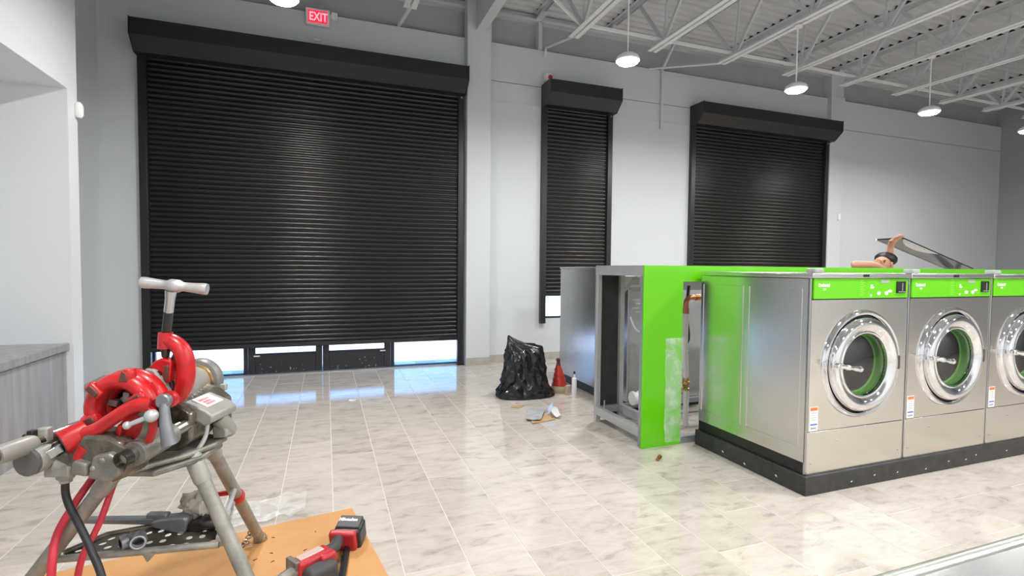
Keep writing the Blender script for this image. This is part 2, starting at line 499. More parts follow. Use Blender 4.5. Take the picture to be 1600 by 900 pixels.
# storefront glazing seen below the big shutter
def framed(name, x0, x1, z0, z1, y=7.53, fwid=.05, sill=.03):
    f = MB(); f.box(x0, x0+fwid, y-.03, y+.03, z0, z1); f.box(x1-fwid, x1, y-.03, y+.03, z0, z1)
    f.box(x0+fwid, x1-fwid, y-.03, y+.03, z0, z0+sill); f.box(x0+fwid, x1-fwid, y-.03, y+.03, z1-fwid, z1)
    o = struct(f.build(name, doorm, loc=((x0+x1)/2, y, z0)))
    g = MB(); g.box(x0+fwid-.005, x1-fwid+.005, y-.004, y+.004, z0+sill-.005, z1-fwid+.005)
    g.build('pane', glassm, o)
    return o
framed('window_1', -2.06, -.975, 0, 2.6)
framed('window_2', .875, 1.92, 0, 2.6)
framed('window_3', 3.25, 4.32, .655, 3.95, fwid=.05)
b = MB(); b.box(-2.06, 1.92, 7.48, 7.58, 2.6, 3.95); struct(b.build('trim_8', doorm))
for i, (x0, x1, s) in enumerate(((-.97, -.052, 0), (-.048, .87, 1))):
    y = 7.53
    d = MB(); st = .085
    d.box(x0, x0+st, y-.025, y+.025, .012, 2.55); d.box(x1-st, x1, y-.025, y+.025, .012, 2.55)
    d.box(x0+st, x1-st, y-.025, y+.025, 2.43, 2.55)
    o = struct(d.build('door_%d' % (i+1), doorm, loc=((x0+x1)/2, y, 0), bevel=.004))
    r = MB(); r.box(x0+st, x1-st, y-.022, y+.022, .012, .283); r.build('bottom_rail', doorm, o, bevel=.003)
    r = MB()
    for k in range(16):
        xx = x0+st+.03+random.random()*(x1-x0-2*st-.06); zz = .03+.14*random.random()**1.6; q = .004+.006*random.random()
        r.prism([(-q,-q*.5),(q,-q*.6),(q*.4,q*.9),(-q*.6,q*.4)], (xx, y-.0225, zz), (1,0,0), (0,0,1), (0,-.0006,0))
    o_ = r.build('paint_scuffs', greyp, o, smooth=False); o_['kind'] = 'stuff'
    r = MB(); r.box(x0+st-.004, x1-st+.004, y-.005, y+.005, .28, 2.44); r.build('pane', glassm, o)
    r = MB(); xx = x0+st-.02 if s == 0 else x1-st-.06
    r.box(xx, xx+.075, y-.028, y-.024, .245, .262); r.build('safety_sticker', white, o, label='small white sticker on the dark door frame')
b = MB(); b.box(-2.06, 1.92, 7.44, 7.62, -.004, .014); struct(b.build('trim_9', galv))

# ================================================================== PENDANT LAMPS
LAMPS = [(-.33, 4.82), (3.10, 4.9), (5.54, 4.9), (8.06, 4.9), (10.55, 4.95)]
def make_lamp(x, y, label):
    z = 3.72
    t = thing('pendant_lamp', label, 'lamp', (x, y, z), 0, 'round high-bay lamps hung from the roof joists')
    h = MB(); h.lathe([(.03, .075), (.07, .07), (.115, .04), (.130, .012), (.130, -.004), (.122, -.008)], (x,y,z), n=40, caps=(True, False))
    h.build('housing', white, t)
    l = MB(); l.lathe([(.122, -.006), (.10, -.030), (.04, -.040)], (x,y,z), n=40, caps=(False, True)); l.build('lens', lensm, t)
    r = MB(); r.cyl((x,y,z+.07), (x,y,4.50), .008, n=8); r.build('hanger_rod', white, t)
    c = MB(); c.lathe([(.05, 0), (.05, .02), (.02, .03)], (x,y,4.475), n=16); c.build('ceiling_cap', white, t)
    L = bpy.data.lights.new('lamp_light', 'AREA'); L.shape = 'DISK'; L.size = .22; L.energy = LAMP_W; L.color = (1, .985, .96)
    lo = bpy.data.objects.new('lamp_light', L); COL.objects.link(lo); lo.parent = t; lo.location = (0, 0, -.05)
    return t
LL = ['round white lamp glowing above the exit sign at the top edge', 'round white lamp glowing between the big and the narrow shutter',
      'round white lamp glowing over the wide window shutter', 'round white lamp glowing to the right of the wide window shutter',
      'round white lamp glowing in the far right corner']
proto = make_lamp(*LAMPS[0], LL[0])
def lamp_copy(x, y, label):
    return dup(proto, (x, y, 3.72), label)
for (x, y), l in zip(LAMPS[1:], LL[1:]): lamp_copy(x, y, l)
for yy, rw in ((1.2, 'above the camera'), (-1.8, 'behind the camera')):  # unseen lamp rows added for fill light and for the washers' reflections
    for x, od in ((-.34, 'first'), (3.1, 'second'), (5.54, 'third'), (8.06, 'fourth'), (10.55, 'fifth')):
        if yy > 0 and x > 6: continue
        lamp_copy(x, yy, 'added unseen fill lamp, %s from the left in the row %s' % (od, rw))

# ================================================================== ROOF JOISTS
ZC = 4.51
def make_joist(x, label, ylo=.6):
    t = thing('roof_joist', label, 'joist', (x, 6.2, ZC), 0, 'open web steel roof joists')
    zt = CEIL-.005
    def angle(y0, y1, s, z, flip):
        a = MB(); w = .062; th = .007; g = .014
        xa = x+s*g
        a.box(min(xa, xa+s*w), max(xa, xa+s*w), y0, y1, z if not flip else z-th, z+th if not flip else z)
        a.box(min(xa, xa+s*th), max(xa, xa+s*th), y0, y1, z+th if not flip else z-w, z+w if not flip else z-th)
        return a
    for s in (-1, 1): angle(YF, 6.23, s, ZC, False).build('bottom_chord', deckb, t, smooth=False)
    for s in (-1, 1): angle(YF, 7.44, s, zt, True).build('top_chord', steelp, t, smooth=False)
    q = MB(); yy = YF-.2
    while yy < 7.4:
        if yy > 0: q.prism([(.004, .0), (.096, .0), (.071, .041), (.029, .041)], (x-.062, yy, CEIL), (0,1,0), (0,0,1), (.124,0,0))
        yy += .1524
    o = q.build('flute_shade', blackp, t, smooth=False); o['kind'] = 'stuff'  # black blocks standing in for the shade inside the deck flutes
    q = MB(); q.box(x-.05, x+.05, 7.2, 7.5, 5.27, zt-.05); q.build('seat', steelp, t, smooth=False)
    y = 5.95
    while y > ylo:
        for dy in (.62, -.62):
            if y+dy > 6.7: dy = .9
            w = MB(); w.bar((x, y, ZC+.02), (x, y+dy, zt-.03), .045, .03, (1,0,0)); w.build('web', steelp, t, smooth=False)
        w = MB(); w.bar((x, y, ZC+.02), (x, y-.08, zt-.03), .028, .028, (1,0,0)); w.build('web', steelp, t, smooth=False)
        y -= 1.24
    return t
names = {-4: 'third', -3: 'second', -2: 'first'}
jl = [(-1.52, 'grey roof joist left of the lamp at the top edge'), (-.29, 'grey roof joist carrying the lamp above the exit sign'),
      (.95, 'grey roof joist end with brace just left of the tall column')]
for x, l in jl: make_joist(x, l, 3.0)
nth = ['first', 'second', 'third', 'fourth', 'fifth', 'sixth', 'seventh', 'eighth', 'ninth', 'tenth']
JX = [3.10, 4.33, 5.54, 6.80, 8.06, 9.30, 10.55, 11.8, 13.05, 14.3]
for k, x in enumerate(JX):
    l = nth[k]+' grey open web roof joist to the right of the tall column'
    if k in (0, 2, 4): l += ', holding a lamp'
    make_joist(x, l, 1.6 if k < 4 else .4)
# bridging rods, wall braces, conduit
def rod(name, p0, p1, r, m_, label, cat, group=None):
    t = MB(); t.cyl(p0, p1, r, n=8); return tag(t.build(name, m_, loc=((Vector(p0)+Vector(p1))/2)), label, cat, group)
t = MB(); t.bar((3.1, 6.0, ZC+.075), (14.8, 6.0, ZC+.075), .035, .035)
tag(t.build('bridging_bar', deckb, loc=(8, 6, ZC)), 'long pale bridging bar running across all the roof joists', 'bar')
t = MB(); t.bar((2.212, 5.85, 5.05), (3.1, 6.0, ZC+.06), .03, .03)
tag(t.build('bridging_brace', deckb, loc=(2.6, 5.9, 4.7)), 'pale slanting brace between the big beam and the first joist', 'brace')
t = MB(); t.tube([(3.1, 6.24, ZC+.02), (3.2, 7.36, 4.84), (3.2, 7.40, 4.72)], .018, 8)
tag(t.build('joist_brace', deckb, loc=(3.1, 6.8, 4.7)), 'thin pale brace from the first joist down to the wall ledge', 'brace')
t = MB(); t.tube([(5.54, 6.24, ZC+.02), (5.1, 7.40, 4.80)], .015, 8)
tag(t.build('joist_brace', deckb, loc=(5.5, 6.8, 4.7)), 'thin pale brace from the third joist to the wall ledge', 'brace')
t = MB(); t.bar((.95, 6.22, ZC+.02), (.98, 7.44, 4.85), .045, .045)
tag(t.build('joist_brace', deckb, loc=(.95, 6.8, 4.7)), 'pale brace from the joist left of the column to the wall', 'brace')
t = MB(); t.box(3.10, 3.16, 7.42, 7.55, ZS, 5.26)
tag(t.build('wall_post', steelp, loc=(3.13, 7.5, ZS)), 'short grey post under the end of the first joist', 'post')
t = MB(); t.bar((5.46, 7.18, 5.25), (5.37, 7.42, 4.84), .05, .04, (1,0,0)); t.bar((5.37, 7.425, 4.86), (5.37, 7.425, 3.84), .055, .04, (1,0,0))
tag(t.build('wall_conduit', wallm, loc=(5.37, 7.42, 3.8), bevel=.004), 'painted grey conduit bending down the wall between two window shutters', 'conduit')

# ================================================================== ROLLER SHUTTERS
def shutter(x0, x1, zbot, ghb, label, xh0=None, xh1=None):
    t = thing('roller_shutter', label, 'shutter', ((x0+x1)/2, YW, zbot), 0, 'black roller shutters on the back wall')
    pf = [(YW-.001, 4.29), (7.10, 4.29), (7.10, 4.10), (7.26, 3.955), (YW-.001, 3.955)]
    h = MB(); h.prism(pf, (x0+.008, 0, 0), (0,1,0), (0,0,1), (x1-x0-.016, 0, 0)); h.build('hood', blk2, t, smooth=False, bevel=.004)
    for xa, xb in ((x0, x0+.008), (x1-.008, x1)):
        e = MB(); e.prism([(YW-.001, 4.296), (7.094, 4.296), (7.094, 4.097), (7.258, 3.948), (YW-.001, 3.948)], (xa,0,0), (0,1,0), (0,0,1), (xb-xa,0,0))
        e.build('end_cap', blk2, t, smooth=False)
    for xa in (x0+.0, x1-.085):
        g = MB(); g.box(xa, xa+.085, 7.375, YW-.001, ghb, 3.97); g.build('guide_rail', blk2, t, bevel=.004)
    p = .0625
    xa, xb = x0+.07, x1-.07
    pr = [(7.424, 0), (7.417, .004), (7.4105, .014), (7.408, .026), (7.4105, .038), (7.417, .048), (7.424, .052), (7.428, .056), (7.428, .0625), (7.436, .0625), (7.436, 0)]
    me = None; z = zbot+.055; i = 0
    while z < 3.93:
        if me is None:
            s = MB(); s.prism([(a, c) for a, c in pr], (xa, 0, 0), (0,1,0), (0,0,1), (xb-xa, 0, 0))
            o = s.build('slat', blk, t); o.location = (0, 0, z-ORG[t.name].z+ORG[t.name].z)
            me = o.data
        else:
            o = bpy.data.objects.new('slat', me); COL.objects.link(o); o.parent = t
        o.location = (0, 0, z); z += p
    f = MB(); f.box(xa, xb, 7.408, 7.44, zbot, zbot+.055); f.build('bottom_bar', blk2, t, bevel=.004)
    f = MB(); f.cyl((x1-.04, 7.375, 3.93), (x1-.04, 7.365, 3.93), .012, n=10); f.build('guide_screw', galv, t)
    return t
sh1 = shutter(-2.11, 1.915, .375, 0, 'wide black roller shutter over the double entrance doors')
sh2 = shutter(3.165, 4.41, 1.015, .585, 'narrow black roller shutter over the tall slim window')
sh3 = shutter(5.985, 9.245, 1.0, .585, 'black roller shutter over the wide window behind the washers')

# ================================================================== SMALL WALL FITTINGS
t = thing('exit_sign', 'red lit EXIT sign on the wall above the wide shutter', 'sign', (-.085, YW, 4.65))
b = MB(); b.box(-.235, .065, 7.39, YW, 4.645, 4.865); b.build('housing', white, t, bevel=.008)
b = MB(); b.box(-.205, .035, 7.383, 7.391, 4.675, 4.835); pl = b.build('face_plate', exitm, t)
text_mesh('lettering', 'EXIT', .155, exitl, pl, Matrix.Translation(-ORG[pl.name]) @ face_y(-.192, 7.382, 4.702) @ Matrix.Scale(.72, 4, (1,0,0)), bold=.003)
b = MB(); b.box(.085, .165, 7.36, YW, 4.745, 4.84); b.build('emergency_lamp_head', white, t, bevel=.012)
b = MB(); b.box(.06, .09, 7.40, YW, 4.76, 4.82); b.build('bracket', white, t)
b = MB(); b.box(-.13, -.06, 7.40, YW, 4.445, 4.475)
tag(b.build('wall_clip', white, loc=(-.1, 7.44, 4.45), bevel=.005), 'tiny white plastic clip on the wall below the exit sign', 'clip')
t = thing('alarm_box', 'small white box with red knob on top of the narrow shutter hood', 'alarm', (3.25, 7.42, 4.29))
b = MB(); b.box(3.20, 3.30, 7.36, YW, 4.36, 4.47); b.build('housing', white, t, bevel=.01)
b = MB(); b.ball((3.275, 7.35, 4.405), .035, 12, 8); b.build('knob', redp, t, label='red knob')
b = MB(); b.tube(smoothpath([(3.30, 7.43, 4.42), (3.42, 7.43, 4.41), (3.52, 7.43, 4.34), (3.60, 7.43, 4.29)]), .008, 6); b.build('cable', white, t)
b = MB(); b.lathe([(.02, 0), (.034, .02), (.036, .07), (.03, .115), (.014, .135)], (XL+.022, 5.57, 2.735), n=16)
tag(b.build('motion_sensor', white, loc=(XL+.02, 5.57, 2.74)), 'white plastic motion sensor on the edge of the white left wall', 'sensor')
b = MB(); b.box(9.50, 9.56, 7.33, 7.36, 2.455, 2.585)
tag(b.build('wall_sensor', white, loc=(9.53, 7.34, 2.5), bevel=.008), 'small white sensor on the pilaster right of the wide window shutter', 'sensor')

# ================================================================== CABINET AND WORKTOP IN THE NICHE
t = thing('base_cabinet', 'low grey wood grain cabinet built into the left wall niche', 'cabinet', (-2.5, 3.9, 0))
for k in range(4):
    y1 = NY-.004-k*1.28; y0 = y1-1.278
    b = MB(); b.box(-2.118, -2.10, y0+.001, y1-.001, .0, .70); b.build('front_panel', woodm, t, bevel=.0015)
b = MB(); b.box(ND+.02, -2.118, .3, NY-.004, 0, .66); b.build('carcass', woodm, t)
b = MB(); b.box(-2.14, -2.105, .3, NY-.004, .66, .715); b.build('top_rail', woodm, t)
b = MB(); b.box(ND+.005, -2.075, .3, NY-.003, .715, .775)
tag(b.build('worktop', woodm, loc=(-2.5, 3.9, .72), bevel=.004), 'grey wood grain worktop on the low niche cabinet', 'worktop')

# ================================================================== WASHERS
WX0, WP, WW = 2.905, .93, .922
YFm = 2.415                      # plane of the washer fronts
def ring_panel(b, x0, x1, z0, z1, cx, cz, r, y, n=64):
    an = [2*math.pi*i/n for i in range(n)]
    for X in (x0, x1):
        for Z in (z0, z1): an.append(math.atan2(Z-cz, X-cx) % (2*math.pi))
    an = sorted(set(an)); vs = []; N = len(an)
    for a in an: vs.append((cx+r*math.cos(a), y, cz+r*math.sin(a)))
    for a in an:
        c, s = math.cos(a), math.sin(a); k = 1e9
        if c > 1e-9: k = min(k, (x1-cx)/c)
        if c < -1e-9: k = min(k, (x0-cx)/c)
        if s > 1e-9: k = min(k, (z1-cz)/s)
        if s < -1e-9: k = min(k, (z0-cz)/s)
        vs.append((cx+k*c, y, cz+k*s))
    b.add(vs, [(i, (i+1) % N, N+(i+1) % N, N+i) for i in range(N)])
def make_washer(label):
    x0 = WX0; x1 = x0+WW; y = YFm; yb = 3.425
    t = thing('washing_machine', label, 'washer', (x0+WW/2, 2.9, .125), 0, 'stainless washers of the front row')
    cx, cz = x0+.478, .828
    b = MB(); b.box(x0+.004, x1-.004, y+.02, yb, .126, .205); b.build('base', blackp, t)
    b = MB()
    b.box(x0, x0+.012, y+.012, yb, .205, 1.40); b.box(x1-.012, x1, y+.012, yb, .205, 1.40); b.box(x0+.012, x1-.012, yb-.012, yb, .205, 1.40)
    b.build('side_panels', ss_side, t)
    for (ya, yc, za, zc) in ((y+.06, y+.50, .30, 1.335), (y+.56, yb-.03, .30, 1.335)):
        e = MB(); r = .0028; xx = x0-.001
        e.tube([(xx,ya,za),(xx,yc,za),(xx,yc,zc),(xx,ya,zc),(xx,ya,za+.002)], r, 6); e.build('pressed_bead', ss_side, t)
    for xa in (x0, x1-.012):
        b = MB(); b.box(xa, xa+.012, y, y+.02, .126, 1.405); b.build('corner_trim', ss_dull, t, bevel=.003)
    b = MB(); ring_panel(b, x0+.012, x1-.012, .409, 1.263, cx, cz, .352, y)
    b.build('front_panel', ss, t)
    b = MB(); b.box(x0+.012, x1-.012, y, y+.02, .126, .405); b.build('lower_panel', ss, t, bevel=.002)
    b = MB(); b.ball((x0+.045, y, .20), .006, 8, 6); b.ball((x1-.05, y, .20), .006, 8, 6); b.ball((x0+.27, y, .33), .006, 8, 6); b.build('screw', galv, t)
    # control strip
    b = MB(); b.box(x0+.022, x1-.014, y-.006, y+.02, 1.269, 1.402); cp = b.build('control_panel', lime, t, bevel=.003)
    O = Matrix.Translation(-ORG[cp.name])
    text_mesh('lettering', 'Continental', .030, whitep, cp, O @ face_y(x0+.058, y-.0065, 1.349) @ Matrix.Scale(.70, 4, (1,0,0)), bold=.0012)
    text_mesh('lettering', 'E20', .019, whitep, cp, O @ face_y(x0+.100, y-.0065, 1.326))
    for k in range(9):
        s = MB(); zz = 1.390-k*.0125; s.box(x0+.435, x0+.435+(.045 if k % 2 else .032), y-.0068, y-.006, zz-.002, zz+.002); s.build('printed_line', limed, cp, smooth=False)
    for (dx, z, w, h) in ((.535, 1.356, .02, .010), (.535, 1.342, .034, .011), (.535, 1.288, .016, .013)):
        s = MB(); s.box(x0+dx, x0+dx+w, y-.0068, y-.006, z-h/2, z+h/2); s.build('printed_symbol', whitep, cp, smooth=False)
    for (dx, z, rx, rz) in ((.615, 1.302, .017, .013), (.690, 1.302, .017, .013), (.725, 1.317, .019, .009)):
        s = MB(); s.prism([(rx*math.cos(a*math.pi/8), rz*math.sin(a*math.pi/8)) for a in range(16)], (x0+dx, y-.006, z), (1,0,0), (0,0,1), (0,-.003,0))
        s.build('button', whitep, cp)
    s = MB(); s.box(x0+.632, x0+.715, y-.008, y-.005, 1.371, 1.391); s.build('display', greyp, cp)
    s = MB(); s.box(x0+.787, x0+.873, y-.016, y-.004, 1.303, 1.384); s.build('coin_plate', blackp, cp, bevel=.003)
    s = MB(); s.box(x0+.833, x0+.838, y-.019, y-.014, 1.318, 1.372); s.box(x0+.797, x0+.863, y-.019, y-.014, 1.309, 1.314); s.build('coin_slot', greyp, cp)
    # lid
    b = MB(); b.box(x0-.003, x1+.003, y-.018, yb, 1.405, 1.437); b.build('lid', ss_side, t, bevel=.005)
    b = MB(); b.box(x0+.455, x0+.495, y-.026, y-.017, 1.412, 1.430); b.build('lid_lock', blackp, t, bevel=.002)
    b = MB(); b.box(x0+.035, x0+.115, y+.0, y+.07, 1.437, 1.468); b.build('dispenser_latch', greyp, t, bevel=.008)
    # sticker
    b = MB(); b.box(x0+.024, x0+.096, y-.0015, y, .412, .57); st = b.build('warning_sticker', white, t, label='white sticker with orange head and blue line')
    s = MB(); s.box(x0+.028, x0+.092, y-.0022, y-.0014, .545, .566); s.build('orange_band', orange, st)
    s = MB(); s.box(x0+.03, x0+.09, y-.0022, y-.0014, .450, .459); s.build('blue_band', blue, st)
    for k in range(4):
        s = MB(); s.box(x0+.034, x0+.084, y-.0022, y-.0014, .528-k*.015, .531-k*.015); s.build('printed_line', greyp, st, smooth=False)
    s = MB(); s.box(x0+.034, x0+.084, y-.0022, y-.0014, .425, .436); s.build('printed_line', greyp, st, smooth=False)
    # door surround, door, drum; ring axis points to the viewer (-y)
    A = (0, -1, 0); c = (cx, y, cz)
    b = MB(); b.lathe([(.366, .0005), (.360, .012), (.347, .022), (.334, .020), (.325, .006), (.321, -.03), (.321, -.07)], c, A, 72, (False, False)); b.build('trim_ring', chrome, t)
    b = MB(); b.lathe([(.325, -.012), (.310, -.014)], c, A, 64, (False, False)); b.lathe([(.321, -.07), (.235, -.07)], c, A, 64, (False, False)); b.build('door_seal', blackp, t)
    b = MB(); b.lathe([(.300, -.05), (.3145, -.01), (.3145, .026), (.303, .044), (.280, .054), (.262, .053), (.240, .040), (.226, .030), (.218, .034), (.210, .032), (.206, .016)], c, A, 72, (False, False))
    d = b.build('door', chrome, t)
    b = MB(); b.lathe([(.206, .012), (.17, .026), (.11, .036), (.05, .040), (.005, .041)], c, A, 48, (False, True)); b.build('door_glass', doorglass, d)
    b = MB(); b.lathe([(.2065, .018), (.2055, .010)], c, A, 48, (False, False)); b.build('door_bowl_rim', chrome2, d)
    b = MB()
    hp = smoothpath([(cx-.300, y-.060, cz+.012), (cx-.265, y-.086, cz+.010), (cx-.20, y-.090, cz-.002), (cx-.125, y-.084, cz-.012)], 4)
    b.tube(hp, [.016+.004*math.sin(i*1.4) for i in range(len(hp))], 10); b.ball((cx-.125, y-.084, cz-.012), .021, 12, 8)
    b.cyl((cx-.285, y-.03, cz+.012), (cx-.285, y-.085, cz+.012), .02); b.build('door_handle', chrome, d)
    b = MB(); b.box(cx+.285, cx+.315, y-.05, y-.015, cz-.045, cz+.05); b.build('door_hinge', dgrey, d, bevel=.006)
    b = MB(); b.lathe([(.236, -.07), (.236, -.02), (.206, .010), (.2045, .009), (.2025, -.042), (.192, -.048)], c, A, 64, (False, False)); b.build('green_gasket', lime, t, label='lime green ring inside the door')
    b = MB(); b.lathe([(.194, -.048), (.190, -.150), (.31, -.17), (.31, -.62), (.05, -.66), (.002, -.64)], c, A, 48, (False, False)); b.build('drum', drumm, t)
    return t
w1 = make_washer('stainless front load washer at the left end, its whole side showing')
dup(w1, (WX0+WW/2+WP, 2.9, .125), 'stainless front load washer second from the left end')
dup(w1, (WX0+WW/2+2*WP, 2.9, .125), 'stainless front load washer third in the row, cut by the right edge')
t = thing('machine_plinth', 'scuffed black plinth under the front row of washers', 'plinth', (4.3, 2.9, 0))
b = MB(); b.box(2.885, 5.72, 2.392, 3.44, 0, .125); b.build('plinth_block', curbm, t, bevel=.004)
b = MB()
for x, z in ((3.3, .045), (3.52, .06), (3.75, .05), (4.3, .06), (4.5, .05), (4.62, .07), (4.05, .035), (5.0, .06)): b.prism([(-.011,-.002),(.0,-.005),(.010,.002),(.002,.004)], (x, 2.3915, z), (1,0,0), (0,0,1), (0,-.001,0))
for y, z in ((2.62, .05), (2.9, .03), (3.12, .045)): b.prism([(-.012,-.006),(.0,-.007),(.011,.003),(.0,.008)], (2.8845, y, z), (0,1,0), (0,0,1), (-.001,0,0))
b.build('paint_chip', white, t, smooth=False)

# ================================================================== SERVICE BULKHEAD BEHIND THE WASHERS
t = thing('service_bulkhead', 'grey steel frame bulkhead with lime green panel between the machine rows', 'bulkhead', (4.8, 3.88, 0))
GZ = 1.483
b = MB(); b.prism([(2.385,0),(2.765,0),(2.765,1.353),(8.4,1.353),(8.4,GZ),(2.385,GZ)], (0,3.478,0), (1,0,0), (0,0,1), (0,.012,0)); b.build('green_panel', lime, t, smooth=False)
b = MB(); b.box(2.395, 3.3, 3.50, 4.27, GZ-.012, GZ); b.build('top_cover', galvl, t)
def post(x, y, z0=0, z1=1.40, m_=galv): 
    p = MB(); p.box(x, x+.045, y, y+.045, z0, z1); p.build('post', m_, t, bevel=.003)
post(2.392, 3.492); post(2.395, 4.23, m_=galvl); post(2.645, 4.23, m_=galvl); post(2.70, 3.492); post(3.22, 4.23); post(5.2, 4.23); post(5.2, 3.492); post(7.6, 4.23); post(7.6, 3.492)
def rail(x0, x1, y0, y1, z0, z1, m_=galv):
    p = MB(); p.box(x0, x1, y0, y1, z0, z1); p.build('rail', m_, t, bevel=.003)
rail(2.392, 2.437, 3.492, 4.275, 1.395, 1.470, galvl); rail(2.437, 8.4, 4.23, 4.275, 1.395, 1.468); rail(2.437, 8.4, 3.492, 3.535, 1.40, 1.468)
rail(2.393, 2.438, 3.537, 4.23, .075, .155, galvl); rail(2.646, 2.690, 3.537, 4.23, .075, .155, galvl); rail(2.44, 2.645, 4.232, 4.272, .085, .15)
rail(2.766, 8.4, 3.492, 3.535, 0, .055); rail(2.69, 8.4, 4.232, 4.272, .10, .15); rail(2.44, 2.70, 3.495, 3.535, .08, .15)
b = MB(); b.box(2.44, 2.645, 4.272, 4.284, .03, 1.42); b.build('black_panel', curbm, t, label='scuffed black panel between two posts')
b = MB(); b.cyl((2.418, 4.12, .15), (2.418, 4.12, .235), .006, n=8); b.build('bolt', galv, t)
b = MB(); b.prism([(0,0),(.16,.16),(.16,.125),(.035,0)], (2.66, 4.228, 1.235), (1,0,0), (0,0,1), (0,.01,0)); b.build('gusset', galvl, t, smooth=False)
# peeling protective film on the green panel
b = MB(); nx, nz = 10, 44; vs = []; fs = []
for j in range(nz+1):
    for i in range(nx+1):
        u, v = i/nx, j/nz
        x = 2.60+.165*u+.012*noise.noise((v*7, 1.3, 0))*(1-u); z = .03+.86*v
        y = 3.474-.004-.016*abs(noise.noise((u*2.2+v*1.3, v*15-u*3, .4)))*(.4+u)
        vs.append((x, y, z))
for j in range(nz):
    for i in range(nx):
        a = j*(nx+1)+i; fs.append((a, a+1, a+nx+2, a+nx+1))
b.add(vs, fs); b.build('protective_film', filmm, t, label='wrinkled clear film peeling off the green panel')

# plumbing seen through the slot
t = thing('water_supply_pipe', 'copper and white hose water pipe inside the bulkhead beside the washer', 'pipe', (3.1, 3.85, 0))
b = MB(); b.tube(smoothpath([(3.42, 3.85, 1.197), (3.18, 3.85, 1.197), (3.125, 3.85, 1.19), (3.098, 3.85, 1.15), (3.095, 3.85, 1.06)], 5), .024, 14); b.build('copper_elbow', copper, t)
b = MB(); b.cyl((3.20, 3.85, 1.197), (3.25, 3.85, 1.197), .03); b.cyl((3.095, 3.85, 1.10), (3.095, 3.85, 1.05), .03); b.build('coupling', copper, t)
b = MB(); b.tube(smoothpath([(3.095, 3.85, 1.06), (3.088, 3.845, .9), (3.085, 3.84, .7), (3.112, 3.85, .46)], 6), .027, 14); b.build('hose', hosew, t)
b = MB(); b.lathe([(.030, 0), (.030, .02), (.024, .025), (.024, .05), (.034, .055), (.034, .085), (.026, .09), (.026, .13)], (3.118, 3.85, .34), n=14); b.ball((3.075, 3.85, .37), .022, 10, 8); b.build('brass_valve', brass, t)
b = MB(); b.tube([(3.118, 3.85, .345), (3.118, 3.85, .02)], .026, 14); b.build('lower_pipe', hosew, t)
b = MB(); b.tube(smoothpath([(3.22, 3.97, 1.30), (3.20, 3.97, 1.05), (3.23, 3.97, .80), (3.16, 3.97, .70), (3.22, 3.97, .66)], 6), .014, 8); 
tag(b.build('black_cable', cord_b, loc=(3.2, 3.97, .7)), 'black cable hanging behind the copper pipe in the bulkhead', 'cable')
b = MB(); pts = [(2.70+.5*i/24, 4.10, .235) for i in range(25)]
b.tube(pts, [.062+.006*math.sin(i*1.9) for i in range(25)], 16)
tag(b.build('drain_pipe', hosew, loc=(2.9, 4.1, .235)), 'white wrapped drain pipe low inside the open bulkhead end', 'pipe')
b = MB(); b.tube(smoothpath([(2.715, 4.17, 1.0), (2.75, 4.15, .90), (2.83, 4.15, .845), (2.93, 4.15, .85), (3.0, 4.15, .90), (3.05, 4.15, 1.02), (2.99, 4.15, 1.05), (2.95, 4.15, .98)], 8), .008, 8)
tag(b.build('white_cable', white, loc=(2.8, 4.15, .9)), 'white cable hanging in a loop inside the open bulkhead end', 'cable')
t = thing('control_box', 'small white control box high inside the open bulkhead end', 'box', (2.83, 4.33, 1.30))
b = MB(); b.box(2.70, 2.97, 4.28, 4.41, 1.275, 1.385); b.build('housing', white, t, bevel=.004)
b = MB(); b.box(2.80, 2.88, 4.274, 4.281, 1.30, 1.37); b.build('cover', galvl, t)

# ================================================================== BACK ROW MACHINE
t = thing('back_row_washer', 'stainless machine of the back row, plain side seen left of the bulkhead', 'washer', (3.3, 5.2, 0))
b = MB(); b.box(2.862, 3.79, 4.44, 6.03, .10, 1.452); b.build('cabinet', ss_dull, t, bevel=.005)
b = MB(); b.box(2.885, 3.78, 4.46, 6.0, .0, .10); b.build('base', blackp, t)
b = MB(); b.box(2.855, 3.80, 4.40, 6.04, 1.452, 1.470); b.build('lid', ss_dull, t, bevel=.003)
b = MB(); b.box(2.86, 3.79, 4.425, 4.441, .16, 1.235); b.build('rear_panel', galvl, t, bevel=.003)
for k, (xa, z) in enumerate(((2.90, 1.145), (2.99, 1.148), (2.94, 1.105), (2.90, 1.06), (2.99, 1.063), (2.94, 1.02), (2.99, .975))):
    s = MB(); s.box(xa, xa+.075, 4.420, 4.427, z-.006, z+.006); s.build('louvre', white, t)

# ================================================================== WORKER AND THE LIFTED COVER
PN = Matrix.Identity(4)
t = thing('top_cover_panel', 'stainless cover panel held up aslant behind the washers', 'panel', (7.35, 4.1, 1.487))
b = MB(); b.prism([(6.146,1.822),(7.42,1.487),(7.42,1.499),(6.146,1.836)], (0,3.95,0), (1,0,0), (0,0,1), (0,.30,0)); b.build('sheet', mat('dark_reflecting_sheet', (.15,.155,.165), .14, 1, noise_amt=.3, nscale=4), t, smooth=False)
b = MB(); b.prism([(6.140,1.816),(7.425,1.479),(7.425,1.500),(6.140,1.838)], (0,4.245,0), (1,0,0), (0,0,1), (0,.012,0)); b.build('folded_edge', white, t, smooth=False)
sl = (1.487-1.822)/(7.42-6.146); dv = Vector((1,0,sl)).normalized()
pts = [(0,0),(.62,0)]+[(.62-.62*(i/10)**1.1, .145*math.sin(math.pi*(i/10)**.8)**.7 if 0 < i < 10 else 0) for i in range(1, 10)]
b = MB(); b.prism(pts, Vector((6.155,3.952,1.8205))+Vector((0,0,-.001)), dv, (0,1,0), (0,0,-.002)); b.build('white_label', white, t, smooth=False)

